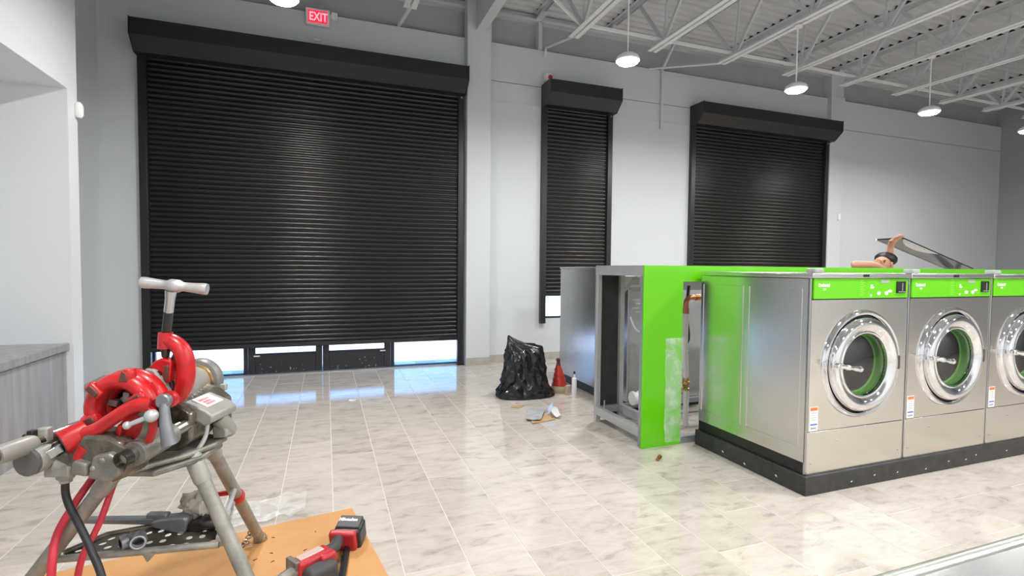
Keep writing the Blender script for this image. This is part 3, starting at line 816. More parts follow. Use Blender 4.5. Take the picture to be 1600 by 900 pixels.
def skin_body(name, joints, bones, material, parent=None, sub=2, root=0):
    me = bpy.data.meshes.new(name)
    me.from_pydata([Vector(j[0]) for j in joints], bones, [])
    o = bpy.data.objects.new(name, me); COL.objects.link(o)
    bm = bmesh.new(); bm.from_mesh(me); ly = bm.verts.layers.skin.verify()
    bm.verts.ensure_lookup_table()
    for v, j in zip(bm.verts, joints):
        r = j[1]; v[ly].radius = (r, r) if isinstance(r, (int, float)) else r
        v[ly].use_root = (v.index == root)
    bm.to_mesh(me); bm.free()
    me.materials.append(material)
    o.modifiers.new('skin', 'SKIN').use_smooth_shade = True
    s = o.modifiers.new('sub', 'SUBSURF'); s.levels = sub; s.render_levels = sub
    if parent is not None: o.parent = parent
    return o
# crouching man: pelvis, spine, neck, head leaning on the near edge, left arm lying on it, right arm raised to the panel
J = []; B = []
def jt(p, r, link=None):
    J.append((p, r)); i = len(J)-1
    if link is not None: B.append((link, i))
    return i
OX, OY = 6.03, 4.05
DX = -.085
_jt = jt
def jt(p, r, link=None): return _jt((p[0]+DX, p[1], p[2]), r, link)
pel = jt((6.05, 4.06, .78), .14)
sp1 = jt((6.06, 4.05, .98), .135, pel); sp2 = jt((6.06, 4.03, 1.18), .15, sp1); sp3 = jt((6.06, 4.03, 1.34), .12, sp2)
nk = jt((6.04, 4.02, 1.43), .055, sp3); sk = jt((5.965, 3.99, 1.50), .075, nk); cr = jt((5.955, 3.995, 1.56), .088, sk); ct = jt((6.01, 4.01, 1.595), .06, cr)
jw = jt((5.875, 3.965, 1.52), .055, sk)
ls = jt((5.90, 3.97, 1.36), .07, sp3); le = jt((5.36, 3.90, 1.525), .045, ls)
B.pop(); lm = jt((5.72, 3.93, 1.40), .055, ls); B.append((lm, le))
lw = jt((5.56, 3.80, 1.518), .038, le); lh = jt((5.70, 3.76, 1.455), .032, lw)
rs = jt((6.20, 4.10, 1.35), .07, sp3); re = jt((6.215, 4.09, 1.57), .046, rs); rw = jt((6.17, 4.05, 1.74), .033, re); rh = jt((6.15, 4.02, 1.795), .034, rw)
for k in range(4):
    a = jt((6.095+.028*k, 3.945-.002*k, 1.835+.006*math.sin(k)), .011, rh); a2 = jt((6.11+.026*k, 3.915, 1.86-.004*abs(k-1.5)), .010, a); jt((6.13+.024*k, 3.945, 1.865-.006*k), .009, a2)
a = jt((6.10, 4.01, 1.79), .013, rh); jt((6.09, 3.98, 1.805), .011, a)
for k in range(4):
    a = jt((5.755, 3.73+.02*k, 1.425), .011, lh); jt((5.775-.006*abs(k-1), 3.73+.02*k, 1.385), .009, a)
a = jt((5.70, 3.80, 1.43), .012, lh); jt((5.72, 3.815, 1.40), .010, a)
for s in (-1, 1):
    h = jt((6.05+.10*s, 4.06, .74), .10, pel); kn = jt((6.05+.13*s, 3.86, .44), .075, h); an = jt((6.05+.13*s, 4.06, .09), .05, kn); jt((6.05+.13*s, 3.92, .045), .042, an)
person = skin_body('person', J, B, skin, root=0)
tag(person, 'dark haired man bending behind the washers, one arm raised to the panel', 'person')
Rh = Matrix.Rotation(.45, 3, 'Y')
b = MB(); b.ball((5.950, 4.005, 1.590), (.098, .115, .078), 20, 14, Rh); hr = b.build('hair', hairm, person, local=True)
b = MB(); b.ball((5.90, 3.905, 1.535), (.020, .010, .024), 10, 8); b.build('ear', skin, person, local=True)
b = MB(); b.ball((5.752, 3.945, 1.545), (.020, .012, .012), 10, 8); b.build('nose', skin, person, local=True)
b = MB(); b.ball((5.800, 3.915, 1.572), (.022, .008, .005), 10, 6); b.build('eyebrow', hairm, person, local=True)
b = MB(); b.ball((5.795, 3.913, 1.556), (.012, .007, .005), 10, 6); b.build('eye', hairm, person, local=True)
b = MB(); b.ball((5.775, 3.925, 1.515), (.016, .006, .005), 10, 6); b.build('mouth', reddk, person, local=True)
J2 = [((6.05+DX,4.06,.74), .155), ((6.06+DX,4.05,.98), .150), ((6.06+DX,4.03,1.18), .165), ((6.06+DX,4.03,1.335), .128)]
o = skin_body('shirt', J2, [(0,1),(1,2),(2,3)], shirtm, person)

# ================================================================== BAG, BOTTLE, TUBE, SCRAPS
def bag():
    b = MB(); nu, nv = 150, 110; vs = []; fs = []
    lev = [(0, .315, .20, 0), (.015, .34, .215, 0), (.06, .325, .215, 0), (.13, .275, .20, .0), (.22, .245, .19, -.005), (.32, .225, .175, -.01), (.42, .215, .16, -.015), (.49, .205, .14, -.02), (.545, .175, .10, -.05), (.60, .11, .055, -.11), (.645, .055, .03, -.165), (.69, .012, .01, -.205)]
    def lv(t):
        q = t*(len(lev)-1); i = min(int(q), len(lev)-2); f = q-i
        return [lev[i][k]*(1-f)+lev[i+1][k]*f for k in range(4)]
    for j in range(nv+1):
        z, rx, ry, ox = lv(j/nv)
        for i in range(nu):
            a = 2*math.pi*i/nu; c, s = math.cos(a), math.sin(a); e = .8
            X = math.copysign(abs(c)**e, c); Y = math.copysign(abs(s)**e, s)
            p = Vector((X*1.6, Y*1.6, z*3.0))
            f1 = 1-abs(noise.noise(p*1.5+Vector((0, 2.2, 5))))*2.2            # long creases
            f2 = 1-abs(noise.noise(Vector((X*3.2+z*4, Y*3.2, z*7+1))))*2.2     # short folds
            f3 = noise.noise(Vector((X*7, Y*7, z*16)))
            k = 1+(.17*(f1-.45)+.085*(f2-.5)+.03*f3)*min(1, z*7+.2)
            tipr = max(0, c)*max(0, 1-abs(z-.50)/.10)*.07
            vs.append((2.135+ox+X*rx*k, 5.40+Y*ry*k, max(0.001, z+tipr+.02*noise.noise(p*2.3)*min(1, z*12))))
    for j in range(nv):
        for i in range(nu):
            i2 = (i+1) % nu; fs.append((j*nu+i, j*nu+i2, (j+1)*nu+i2, (j+1)*nu+i))
    fs.append(tuple(range(nv*nu, (nv+1)*nu))); fs.append(tuple(reversed(range(nu))))
    b.add(vs, fs)
    return tag(b.build('garbage_bag', bagm, loc=(2.135, 5.4, 0)), 'full black plastic garbage bag standing by the back row machine', 'bag')
bag()
t = thing('spray_bottle', 'red tapered bottle on a beige base beside the black bag', 'bottle', (2.575, 5.42, 0))
b = MB(); b.lathe([(.092, 0), (.096, .01), (.095, .075), (.085, .09)], (2.575, 5.42, 0), n=20); b.build('beige_base', beige, t, label='beige base')
b = MB(); pr = []
for i in range(12): z = .085+.23*i/11; pr.append((.092-.062*(i/11)**1.1+.004*math.sin(i*2.3), z))
b.lathe(pr, (2.575, 5.42, 0), n=20)
for v in b.v: v.x -= .22*(v.z-.08)*.35
b.build('red_body', bottlem, t)
b = MB(); b.lathe([(.030, .31), (.022, .345), (.020, .375), (.026, .385), (.022, .40)], (2.558, 5.42, 0), n=14); b.bar((2.558, 5.42, .39), (2.525, 5.40, .385), .02, .018); b.build('nozzle', reddk, t)
t = thing('caulk_tube', 'white caulk tube with black tip standing by the machine side', 'tube', (2.62, 5.13, 0))
b = MB(); b.lathe([(.027, 0), (.028, .004), (.028, .215), (.025, .222), (.012, .228), (.012, .245), (.008, .27)], (2.62, 5.13, 0), n=20); b.build('cartridge', white, t)
b = MB(); b.lathe([(.010, .268), (.010, .29), (.006, .303)], (2.62, 5.13, 0), n=12); b.build('tip', blackp, t, label='black tip')
b = MB(); b.obb((2.61, 5.27, .055), (.022, .006, 0), (-.006, .022, 0), (.004, 0, .055)); tag(b.build('small_box', beige, loc=(2.61, 5.27, 0), bevel=.003), 'small beige carton between the red bottle and the caulk tube', 'box')
def sheet(name, pts, z, th, m_, label, cat, curl=0):
    n = 8; b = MB(); P_ = [Vector((*p, 0)) for p in pts]; vs = []; fs = []
    for j in range(n+1):
        for i in range(n+1):
            u, v = i/n, j/n
            p = P_[0]*(1-u)*(1-v)+P_[1]*u*(1-v)+P_[2]*u*v+P_[3]*(1-u)*v
            vs.append((p.x, p.y, z+curl*(.5+.5*noise.noise((p.x*9, p.y*9, z*50)))*abs(u-.5)*2))
    N = (n+1)*(n+1); vs += [(p[0], p[1], p[2]+th) for p in vs]
    for j in range(n):
        for i in range(n):
            a = j*(n+1)+i; fs.append((a+n+1, a+n+2, a+1, a)); fs.append((N+a, N+a+1, N+a+n+2, N+a+n+1))
    ring = list(range(n+1))+[(j+1)*(n+1)+n for j in range(n)]+[n*(n+1)+i for i in range(n-1, -1, -1)]+[j*(n+1) for j in range(n-1, 0, -1)]
    for k in range(len(ring)):
        a, c = ring[k], ring[(k+1) % len(ring)]; fs.append((a, c, N+c, N+a))
    b.add(vs, fs); cen = sum(P_, Vector())/4
    return tag(b.build(name, m_, loc=(cen.x, cen.y, z)), label, cat)
sheet('cardboard_scrap', [(1.80, 4.36), (2.06, 4.42), (2.12, 4.60), (1.86, 4.62)], .001, .004, cardt, 'tan cardboard scrap under a grey printed sheet on the floor', 'scrap', .01)
sheet('printed_sheet', [(1.77, 4.46), (1.90, 4.40), (2.10, 4.74), (1.93, 4.78)], .018, .001, paper, 'grey printed sheet lying on tan cardboard near the black bag', 'paper', .02)
sheet('paper_scrap', [(2.05, 4.46), (2.13, 4.44), (2.20, 4.74), (2.12, 4.74)], .014, .001, white, 'white folded paper beside the grey printed sheet', 'paper', .06)
sheet('leaf_scrap', [(1.80, 4.95), (1.90, 4.92), (1.96, 4.98), (1.86, 5.02)], .001, .003, cardt, 'small brown scrap on the floor in front of the black bag', 'scrap', .006)
sheet('paper_flake', [(.22, 5.74), (.29, 5.71), (.31, 5.78), (.24, 5.80)], .001, .002, white, 'tiny white paper flake alone on the floor before the doors', 'paper', .01)
b = MB(); b.cyl((2.35, 3.21, .013), (2.40, 3.25, .013), .013, n=12); b.cyl((2.385, 3.24, .013), (2.41, 3.26, .013), .016, n=12)
tag(b.build('pipe_fitting', copper, loc=(2.38, 3.23, 0)), 'small copper fitting lying on the floor before the green panel', 'fitting')

# ================================================================== FOREGROUND STEEL TABLE (only its corner edge shows)
t = thing('folding_table', 'stainless steel table top at the lower right corner', 'table', (1.6, .2, 0))
b = MB(); b.box(.5, 2.7, -.4, .615, .862, .895); b.build('table_top', ss_dull, t)
b = MB(); b.cyl((.5, .617, .8745), (2.7, .617, .8745), .0255, n=20); b.build('rolled_edge', ss_side, t)
for x in (.56, 2.62):
    for y in (-.34, .52):
        b = MB(); b.box(x, x+.04, y, y+.04, 0, .862); b.build('leg', galv, t)

# ================================================================== BOARD, PLASTIC AND POWER TOOL ON THE FLOOR
c0 = Vector((.14, 3.16, 0)); e1 = Vector((-.985, -.165, 0)).normalized(); e2 = Vector((.165, -.985, 0)).normalized()
q = [c0, c0+e1*1.75, c0+e1*1.75+e2*1.3, c0+e2*1.3]
sheet('hardboard_sheet', [(p.x, p.y) for p in q], .001, .005, card, 'orange brown hardboard sheet on the floor under the tripod', 'board')
def crumple(name, c, r, m_, label, cat, seed, fold=.6):
    b = MB(); b.ball((0,0,0), 1, 40, 26)
    for v in b.v:
        d = v.normalized(); k = .72+fold*(noise.ridged_multi_fractal(d*1.7+Vector((seed,0,0)), 1, 2, 3, 1, 2)-.9)*.5+.25*noise.noise(d*3+Vector((0,seed,0)))
        v.x = c[0]+d.x*r[0]*k; v.y = c[1]+d.y*r[1]*k; v.z = max(c[2]-r[2]*.62, c[2]+d.z*r[2]*k)
    return tag(b.build(name, m_, loc=c), label, cat)
n = 22; b = MB(); vs = []; fs = []
for j in range(n+1):
    for i in range(n+1):
        u, v = i/n, j/n
        x = -.98+.86*u; y = 3.02+.30*v+.13*u
        vs.append((x, y, .010+.05*abs(noise.noise((x*6, y*9, 2)))+.03*abs(noise.noise((x*15, y*15, 5)))))
for j in range(n):
    for i in range(n):
        a = j*(n+1)+i; fs.append((a, a+1, a+n+2, a+n+1))
b.add(vs, fs); tag(b.build('plastic_sheet', filmm, loc=(-.5, 3.15, 0), smooth=False), 'crumpled clear plastic sheet on the floor behind the tripod', 'plastic')
b = MB()
for k in range(9):
    x, y = -.45+.5*random.random(), 2.5+.5*random.random(); a = random.random()*6
    b.prism([(-.010,-.002),(.010,-.003),(.008,.003)], (x, y, .0062), (math.cos(a), math.sin(a), 0), (-math.sin(a), math.cos(a), 0), (0,0,.002))
o = tag(b.build('metal_shavings', darkm, loc=(-.2, 2.7, .006), smooth=False), 'scattered dark metal shavings on the hardboard sheet', 'shavings'); o['kind'] = 'stuff'

t = thing('cordless_tool', 'red and black cordless power tool lying on the hardboard', 'tool', (-.02, 2.57, 0))
def fr(p, x, y, z): return [Vector(p), Vector(x).normalized(), Vector(y).normalized(), Vector(z).normalized()]
ax = Vector((.12, .30, 0)).normalized(); ay = Vector((-ax.y, ax.x, 0)); az = Vector((0,0,1))
def at(p): return Vector((.088, 2.722, .060))+ax*p[0]+ay*p[1]+az*p[2]
tz = (az+ax*-.25).normalized(); tx = (ax+az*.25).normalized()
b = MB(); b.obb(at((.035, -.012, .0)), tx*.054, ay*.070, tz*.054); bt = b.build('battery', blackp, t, bevel=.014, seg=3)
b = MB(); b.obb(at((.038, -.010, .054)), tx*.043, ay*.060, tz*.012); b.build('battery_top', dgrey, bt, bevel=.006)
Mx = Matrix.Translation(at((.050, .046, .0)) + tz*.0690) @ Matrix(((-ay.x, tx.x, tz.x, 0), (-ay.y, tx.y, tz.y, 0), (-ay.z, tx.z, tz.z, 0), (0,0,0,1)))
text_mesh('lettering', 'Milwaukee', .031, whitep, bt, Matrix.Translation(-ORG[bt.name]) @ Mx @ Matrix.Scale(.72, 4, (1,0,0)), bold=.001)
b = MB(); b.obb(at((-.030, 0, -.002)), tx*.020, ay*.068, tz*.052); b.build('red_foot', toolr, t, bevel=.012, seg=3)
b = MB(); pth = smoothpath([at((-.03, .025, .005)), (.035, 2.595, .085), (-.005, 2.530, .092), (-.04, 2.485, .095)], 5)
b.tube(pth, [.030, .030, .029, .029, .028, .028, .028, .029, .030, .031, .032, .033, .034, .035, .036, .036], 14); b.build('grip', rubber, t)
b = MB(); bx = Vector((-.80, -.52, 0)).normalized(); by = Vector((-bx.y, bx.x, 0))
b.obb((-.065, 2.475, .092), bx*.085, by*.040, Vector((0,0,.040))); b.obb((-.015, 2.492, .085), bx*.04, by*.050, Vector((0,0,.043))); b.build('motor_housing', toolr, t, bevel=.014, seg=3)
b = MB(); b.obb((-.075, 2.478, .134), bx*.060, by*.022, Vector((0,0,.003))); b.build('metal_plate', mat('shiny_plate', (.85, .62, .55), .30, .4), t, bevel=.002)
b = MB(); b.tube([(-.13, 2.435, .088), (-.17, 2.41, .085), (-.21, 2.385, .08)], [.030, .026, .020], 14); b.obb((-.145, 2.445, .10), bx*.012, by*.042, Vector((0,0,.036))); b.build('metal_head', castg, t, bevel=.003)
b = MB(); b.obb((-.03, 2.42, .058), bx*.075, by*.045, Vector((0,0,.052))); b.build('black_cover', rubber, t, bevel=.028, seg=4)
t = thing('pry_bar', 'straight black bar lying under the cordless tool battery', 'bar', (.09, 2.7, .006))
b = MB(); b.tube([(.122, 2.985, .022), (.114, 2.90, .022), (.085, 2.60, .022), (.055, 2.36, .022)], [.014, .016, .016, .016], 12); b.build('shaft', blackp, t)
b = MB(); b.bar((.068, 2.60, .030), (.040, 2.36, .030), .004, .006); b.build('bright_edge', barm, t)

# ================================================================== PIPE THREADER AND ITS TRIPOD (local frame turned 20 degrees)
TO = (-.619, 2.247, 0)
s = thing('tripod_stand', 'worn grey tripod stand with perforated tray under the pipe threader', 'stand', TO, -YAW)
def lb(b, name, m_, par, **k): return b.build(name, m_, par, local=True, **k)
legs = [((-.03, -.13, .735), (-.56, -.20, .012)), ((.16, -.01, .735), (.54, -.10, .012)), ((.14, .12, .745), (.035, .745, .012))]
for p0, p1 in legs:
    b = MB(); b.cyl(p0, p1, .0255, n=16); lg = lb(b, 'leg', legm, s)
    b = MB(); d = (Vector(p1)-Vector(p0)).normalized(); b.lathe([(.031, 0), (.031, .10), (.027, .115)], Vector(p0)-d*.01, d, 16); lb(b, 'leg_socket', castl, lg)
    b = MB(); b.lathe([(.034, -.006), (.034, .004), (.028, .03)], Vector(p1), -d, 14); lb(b, 'foot', barw, lg)
b = MB(); b.prism([(-.08,-.16),(.12,-.16),(.20,-.02),(.19,.14),(-.04,.15),(-.08,0)], (0,0,.718), (1,0,0), (0,1,0), (0,0,.023)); lb(b, 'top_plate', castg, s, bevel=.006)
# perforated tray: bilinear patch with real holes
Q = [Vector((-.235,-.15,.420)), Vector((.275,-.045,.420)), Vector((.19,.16,.440)), Vector((-.16,-.02,.440))]
def bl(u, v): return Q[0]*(1-u)*(1-v)+Q[1]*u*(1-v)+Q[2]*u*v+Q[3]*(1-u)*v
b = MB(); NU, NV = 11, 5
for i in range(NU):
    for j in range(NV):
        u0, v0, du, dv_ = i/NU, j/NV, 1/NU, 1/NV; rim = []; cir = []
        for k in range(16):
            a = 2*math.pi*k/16; c, q_ = math.cos(a), math.sin(a); mx = max(abs(c), abs(q_))
            rim.append(bl(u0+du*(.5+.5*c/mx), v0+dv_*(.5+.5*q_/mx))); cir.append(bl(u0+du*(.5+.24*c), v0+dv_*(.5+.26*q_)))
        solid = (i+2*j) % 3 == 0
        if solid: b.add(rim, [tuple(range(16))])
        else: b.add(rim+cir, [(k, (k+1) % 16, 16+(k+1) % 16, 16+k) for k in range(16)])
lb(b, 'tray', traym, s)
b = MB(); b.tube([Q[0], Q[1]], .013, 10); lb(b, 'tray_rail', legm, s)
b = MB(); b.tube([Q[0]+Vector((.01,.02,.012)), Q[3], Q[2]], .010, 10); lb(b, 'tray_rail', traym, s)
b = MB(); b.bar(Q[1], Q[2], .03, .02); lb(b, 'tray_rail', legm, s)
b = MB(); b.prism([(-.02,0),(.03,0),(.0,-.035)], bl(.56,0)+Vector((0,-.014,0)), (1,0,0), (0,0,1), (0,.012,0)); lb(b, 'tray_hook', legm, s)
b = MB(); b.tube([Q[2], (.145, .30, .47), (.10, .36, .435)], .010, 8); b.tube([Q[2]+Vector((.02,-.02,-.02)), (.12, .33, .40)], .010, 8); lb(b, 'brace_link', galvl, s)
b = MB(); b.lathe([(.030, -.022), (.034, 0), (.030, .022)], Vector(legs[2][0]).lerp(Vector(legs[2][1]), .49), Vector(legs[2][1])-Vector(legs[2][0]), 14); b.tube([(.06, .41, .41), (.03, .37, .42), (.02, .36, .405)], .012, 8); lb(b, 'red_strap', redp, s, label='red strap tied round the rear leg')
b = MB()
for k in range(7):
    c = Vector((.018-.006*k+.006*(k % 2), .705-.006*k, .095-.013*k)); c.z = max(c.z, .012); a = k*1.3
    pts = [c+Vector((.016*math.cos(q)*math.cos(a), .016*math.cos(q)*math.sin(a), .010*math.sin(q))) for q in [2*math.pi*i/10 for i in range(11)]]
    b.tube(pts, .0035, 6)
b.tube([(.04, .70, .10), (.02, .69, .085), (.012, .70, .07)], .005, 6); lb(b, 'chain', barw, s, label='short steel chain hanging at the rear foot')

M_ = thing('pipe_threader', 'red and grey pipe threading machine on the tripod stand', 'machine', (TO[0], TO[1], .74), -YAW)
class TB(MB):
    def put(s_, name, m_, par=M_, **k):
        for v in s_.v: v.z -= .74
        return s_.build(name, m_, par, local=True, **k)
# motor housing and tail
b = TB(); b.lathe([(.085, -.02), (.098, .02), (.106, .06), (.104, .12), (.092, .18), (.074, .25), (.066, .285)], (-.008, 0, .950), (0,1,0), 36); b.put('gear_housing', castl)
b = TB(); b.lathe([(.078, .0), (.090, .004), (.094, .02), (.094, .045), (.088, .056), (.055, .058)], (-.006, .285, .952), (0,1,0), 40, (True, True)); b.put('rear_chuck_wheel', wheelm)
b = TB(); b.lathe([(.070, -.012), (.076, 0), (.070, .004), (.055, .006)], (-.006, .283, .952), (0,-1,0), 32); b.put('wheel_hub', brass)
b = TB(); b.obb((.088, .315, .922), (.02,0,0), (0,.012,0), (0,0,.014)); b.put('wheel_lug', greyp, bevel=.004)
b = TB(); b.prism([(-.09,.76),(.10,.75),(.17,.80),(.17,.90),(.12,.94),(.02,.97),(-.09,.93)], (0,-.03,0), (1,0,0), (0,0,1), (0,.28,0)); b.put('gear_base', oily, bevel=.012, seg=3)
# sloping grey motor cover with label
poly = [(.075,.888),(.085,.925),(.125,.937),(.205,.905),(.232,.885),(.230,.862),(.215,.853),(.195,.845),(.175,.86),(.10,.885)]
b = TB(); b.prism(poly, (0,.0,0), (1,0,0), (0,0,1), (.0,.17,0)); hc = b.put('motor_cover', castl, bevel=.008, seg=3)
ln = Vector((.08,0,-.032)).normalized(); nn = Vector((.032,0,.08)).normalized()
b = TB(); b.obb(Vector((.163,.085,.9235)), ln*.034, Vector((0,.052,0)), nn*.002); lbp = b.put('name_plate', white, hc)
for k, (w, o_) in enumerate(((.030, -.012), (.024, .004), (.028, .018))):
    b = TB(); b.obb(Vector((.163, .075, .9235))+ln*o_, ln*.005, Vector((0,w,0)), nn*.0028); b.put('printed_line', mat('faded_red_print%d' % k, (.75,.25,.28), .5), hc)
b = TB(); b.tube(smoothpath([(.192,.10,.852), (.205,.13,.815), (.20,.17,.775)], 5), [.03]*11, 10); b.prism([(.17,.765),(.225,.77),(.225,.80),(.19,.85),(.17,.85)], (0,.10,0), (1,0,0), (0,0,1), (0,.06,0)); b.put('cover_flange', castl, bevel=.006)
b = TB(); b.prism([(-.10,-.19),(.05,-.23),(.17,-.06),(.205,.06),(.205,.15),(.02,.17),(-.10,.08)], (0,0,.742), (1,0,0), (0,1,0), (0,0,.022)); b.put('base_tray', castg, bevel=.008)
b = TB(); b.tube(smoothpath([(.155,-.02,.742), (.165,0,.748), (.19,.02,.80), (.196,.03,.868)], 6), .008, 8); b.put('wire_bail', galvl)
# rails
b = TB(); b.cyl((.123,-.30,.835), (.150,.06,.868), .0255, n=20); b.put('support_rail', barw)
b = TB(); b.lathe([(.040, 0), (.041, .02), (.041, .16), (.032, .17)], (.130,-.265,.838), Vector((.027,.36,.033)), 24); b.put('carriage_sleeve', castg)
b = TB(); b.lathe([(.0205, 0), (.0255, 0), (.0255, .03)], (.1222,-.312,.834), Vector((.027,.36,.033)), 20, (False, False)); b.lathe([(.0205, 0), (.0205, .06)], (.1222,-.312,.834), Vector((.027,.36,.033)), 20, (False, True)); b.put('rail_end', darkm)
b = TB(); b.cyl((-.178,-.43,.880), (-.150,-.02,.885), .0215, n=20); b.put('support_rail', barw)
b = TB(); b.lathe([(.019, 0), (.027, 0), (.029, .02), (.029, .10), (.024, .115)], (-.176,-.405,.880), Vector((.028,.41,.005)), 22); b.put('rail_clamp', castl)
b = TB(); b.ball((-.150,-.03,.895), (.038,.045,.035), 18, 12); b.put('rail_boss', castg)
# carriage casting
b = TB(); b.prism([(-.17,.800),(-.10,.775),(-.01,.762),(.06,.745),(.10,.76),(.125,.80),(.12,.86),(.05,.895),(-.03,.90),(-.07,.85),(-.12,.835),(-.17,.842)], (0,-.27,0), (1,0,0), (0,0,1), (0,.11,0)); b.put('carriage', oily, bevel=.012, seg=3)
b = TB(); b.prism([(.0,.768),(.07,.755),(.10,.775),(.10,.83),(.07,.85),(.02,.84)], (0,-.295,0), (1,0,0), (0,0,1), (0,.05,0)); b.prism([(-.06,.782),(.0,.772),(.0,.815),(-.045,.825)], (0,-.295,0), (1,0,0), (0,0,1), (0,.05,0)); b.cyl((.05,-.30,.825), (.05,-.28,.825), .012); b.cyl((.02,-.30,.80), (.02,-.28,.80), .010); b.put('carriage_boss', castg, bevel=.008, seg=3)
b = TB(); b.lathe([(.043, 0), (.043, .012), (.0415, .014)], (-.163,-.325,.829), Vector((.05,.95,.02)), 28); b.put('end_cap', capm)
b = TB(); b.lathe([(.044, .012), (.046, .02), (.043, .06), (.034, .085)], (-.163,-.325,.829), Vector((.05,.95,.02)), 28)
b.tube(smoothpath([(-.165,-.27,.845), (-.190,-.265,.875), (-.203,-.265,.905)], 5), [.030,.028,.025,.023,.021,.020,.019,.018,.018,.017,.016], 14)
b.tube(smoothpath([(-.13,-.25,.80), (-.08,-.24,.79), (-.02,-.24,.80)], 4), .032, 14); b.put('reamer_bracket', castl)
b = TB(); b.cyl((-.207,-.285,.898), (-.203,-.255,.900), .0075, n=10); b.obb((-.177,-.285,.903), (.010,0,0), (0,.012,0), (0,0,.018)); b.put('lever_slot', blackp, bevel=.003)
b = TB(); b.obb((-.160,-.262,.898), (.016,.004,0), (0,.014,0), (0,0,.024)); b.put('bracket_ear', castl, bevel=.005)
p0, p1 = Vector((-.145,-.300,.832)), Vector((-.088,-.215,.880))
b = TB(); b.bar(p0, p1, .036, .030); rb = b.put('reamer_bar', barm, bevel=.003)
# red reamer arm reaching from the bar over to the right
def plate(pts, th, y0):
    b = TB(); b.prism(pts, (0,y0,0), (1,0,0), (0,0,1), (0,th,0)); return b
b = TB(); b.tube(smoothpath([(-.085,-.245,.874), (-.045,-.245,.895), (.0,-.245,.915), (.045,-.245,.945), (.085,-.24,.972), (.125,-.235,.990), (.160,-.225,.988)], 5), [.025-.003*math.sin(math.pi*i/30) for i in range(31)], 14)
for v in b.v: v.y = -.245+(v.y+.245)*.75
ra = b.put('reamer_arm', redp)
b = TB(); b.lathe([(.030, -.02), (.040, -.02), (.042, .0), (.042, .05), (.030, .055)], (-.088,-.255,.878), Vector((.55,.8,.35)), 24, (False, True)); b.put('reamer_socket', redp)
b = TB(); b.lathe([(.040, -.021), (.031, -.022), (.031, .01)], (-.088,-.255,.878), Vector((.55,.8,.35)), 24, (False, True)); b.put('socket_mouth', darkm)
b = TB(); b.tube(smoothpath([(-.03,-.255,.858), (-.045,-.255,.835), (-.05,-.255,.820)], 4), .022, 12); b.put('arm_foot', redp)
# right end of the arm: curved slotted quadrant with grey back
def arc(cx_, cz_, r0, r1, a0, a1, n=16):
    o = [(cx_+r1*math.cos(a0+(a1-a0)*i/n), cz_+r1*math.sin(a0+(a1-a0)*i/n)) for i in range(n+1)]
    o += [(cx_+r0*math.cos(a1+(a0-a1)*i/n), cz_+r0*math.sin(a1+(a0-a1)*i/n)) for i in range(n+1)]
    return o
rad = math.radians
b = plate(arc(.085, .925, .080, .100, rad(-70), rad(42)), .018, -.245); b.put('quadrant', redp, bevel=.003)
b = plate(arc(.085, .925, .056, .080, rad(-70), rad(40)), .016, -.243); b.put('quadrant_slot', oily, bevel=.002)
b = TB(); b.prism([(.03,.845),(.07,.835),(.125,.855),(.155,.90),(.165,.965),(.13,.985),(.07,.955),(.03,.90)], (0,-.215,0), (1,0,0), (0,0,1), (0,.02,0)); b.put('quadrant_plate', redp, bevel=.006)
b = TB(); b.prism([(.040,.85),(.054,.85),(.070,.92),(.056,.925)], (0,-.235,0), (1,0,0), (0,0,1), (0,.03,0)); b.put('plate_rib', redp, bevel=.003)
b = TB(); b.tube([(.118,-.275,.935), (.185,-.262,.962)], [.0075,.0085], 12); b.ball((.118,-.275,.935), .013, 14, 10); b.ball((.187,-.262,.963), .021, 16, 12); b.put('lock_lever', galvl)
b = TB(); b.lathe([(.024, 0), (.024, .03), (.020, .034)], (.200,-.20,.998), Vector((.05,-1,.1)), 18); b.tube(smoothpath([(.205,-.225,.992), (.213,-.235,.94), (.224,-.24,.89), (.230,-.24,.862)], 5), [.014+.010*(i/15) for i in range(16)], 14); b.put('grey_handle', wrench, bevel=0)
b = TB(); b.lathe([(.027, -.004), (.029, .01), (.027, .02)], (.202,-.19,1.0), Vector((.05,-1,.1)), 18); b.put('pivot_ring', redp)
# die head: open C ring with die slots
def tor(a0, a1, n, R_, rr, y_, sy=1.0):
    return [(R_*math.cos(a0+(a1-a0)*i/n)+.024, y_, .962+R_*math.sin(a0+(a1-a0)*i/n)) for i in range(n+1)], rr
pts, rr = tor(rad(15), rad(212), 40, .094, .029, -.17)
b = TB(); b.tube(pts, rr, 16)
for v in b.v: v.y = -.17+(v.y+.17)*1.15
dh = b.put('die_head', redp)
b = TB(); b.tube([Vector(p)+Vector((0,.045,0)) for p in pts], .034, 14); b.put('die_head_back', redp, dh)
for a, w, rr_ in ((203, .019, .094), (137, .018, .096), (30, .016, .080)):
    a = rad(a); c = Vector((.024+rr_*math.cos(a), -.193, .962+rr_*math.sin(a))); u = Vector((math.cos(a),0,math.sin(a))); v_ = Vector((-math.sin(a),0,math.cos(a)))
    b = TB(); b.obb(c, u*.030, v_*w, Vector((0,.017,0))); dd = b.put('die_slot', redp, dh, bevel=.010, seg=3)
    b = TB(); b.obb(c+Vector((0,-.0155,0)), u*.021, v_*(w-.007), Vector((0,.0045,0))); b.put('die', reddk, dh, bevel=.004, label='worn brown steel die')
b = TB(); b.tube(smoothpath([(.050,-.175,1.045), (.056,-.18,1.075), (.056,-.18,1.098)], 4), [.024,.024,.024,.023,.023,.022,.021,.019,.016], 14); b.put('head_ear', redp, dh)
b = TB(); b.prism([(.036,1.058),(.066,1.058),(.062,1.088),(.046,1.095)], (0,-.204,0), (1,0,0), (0,0,1), (0,.01,0)); b.put('ear_plate', reddk, dh, bevel=.003)
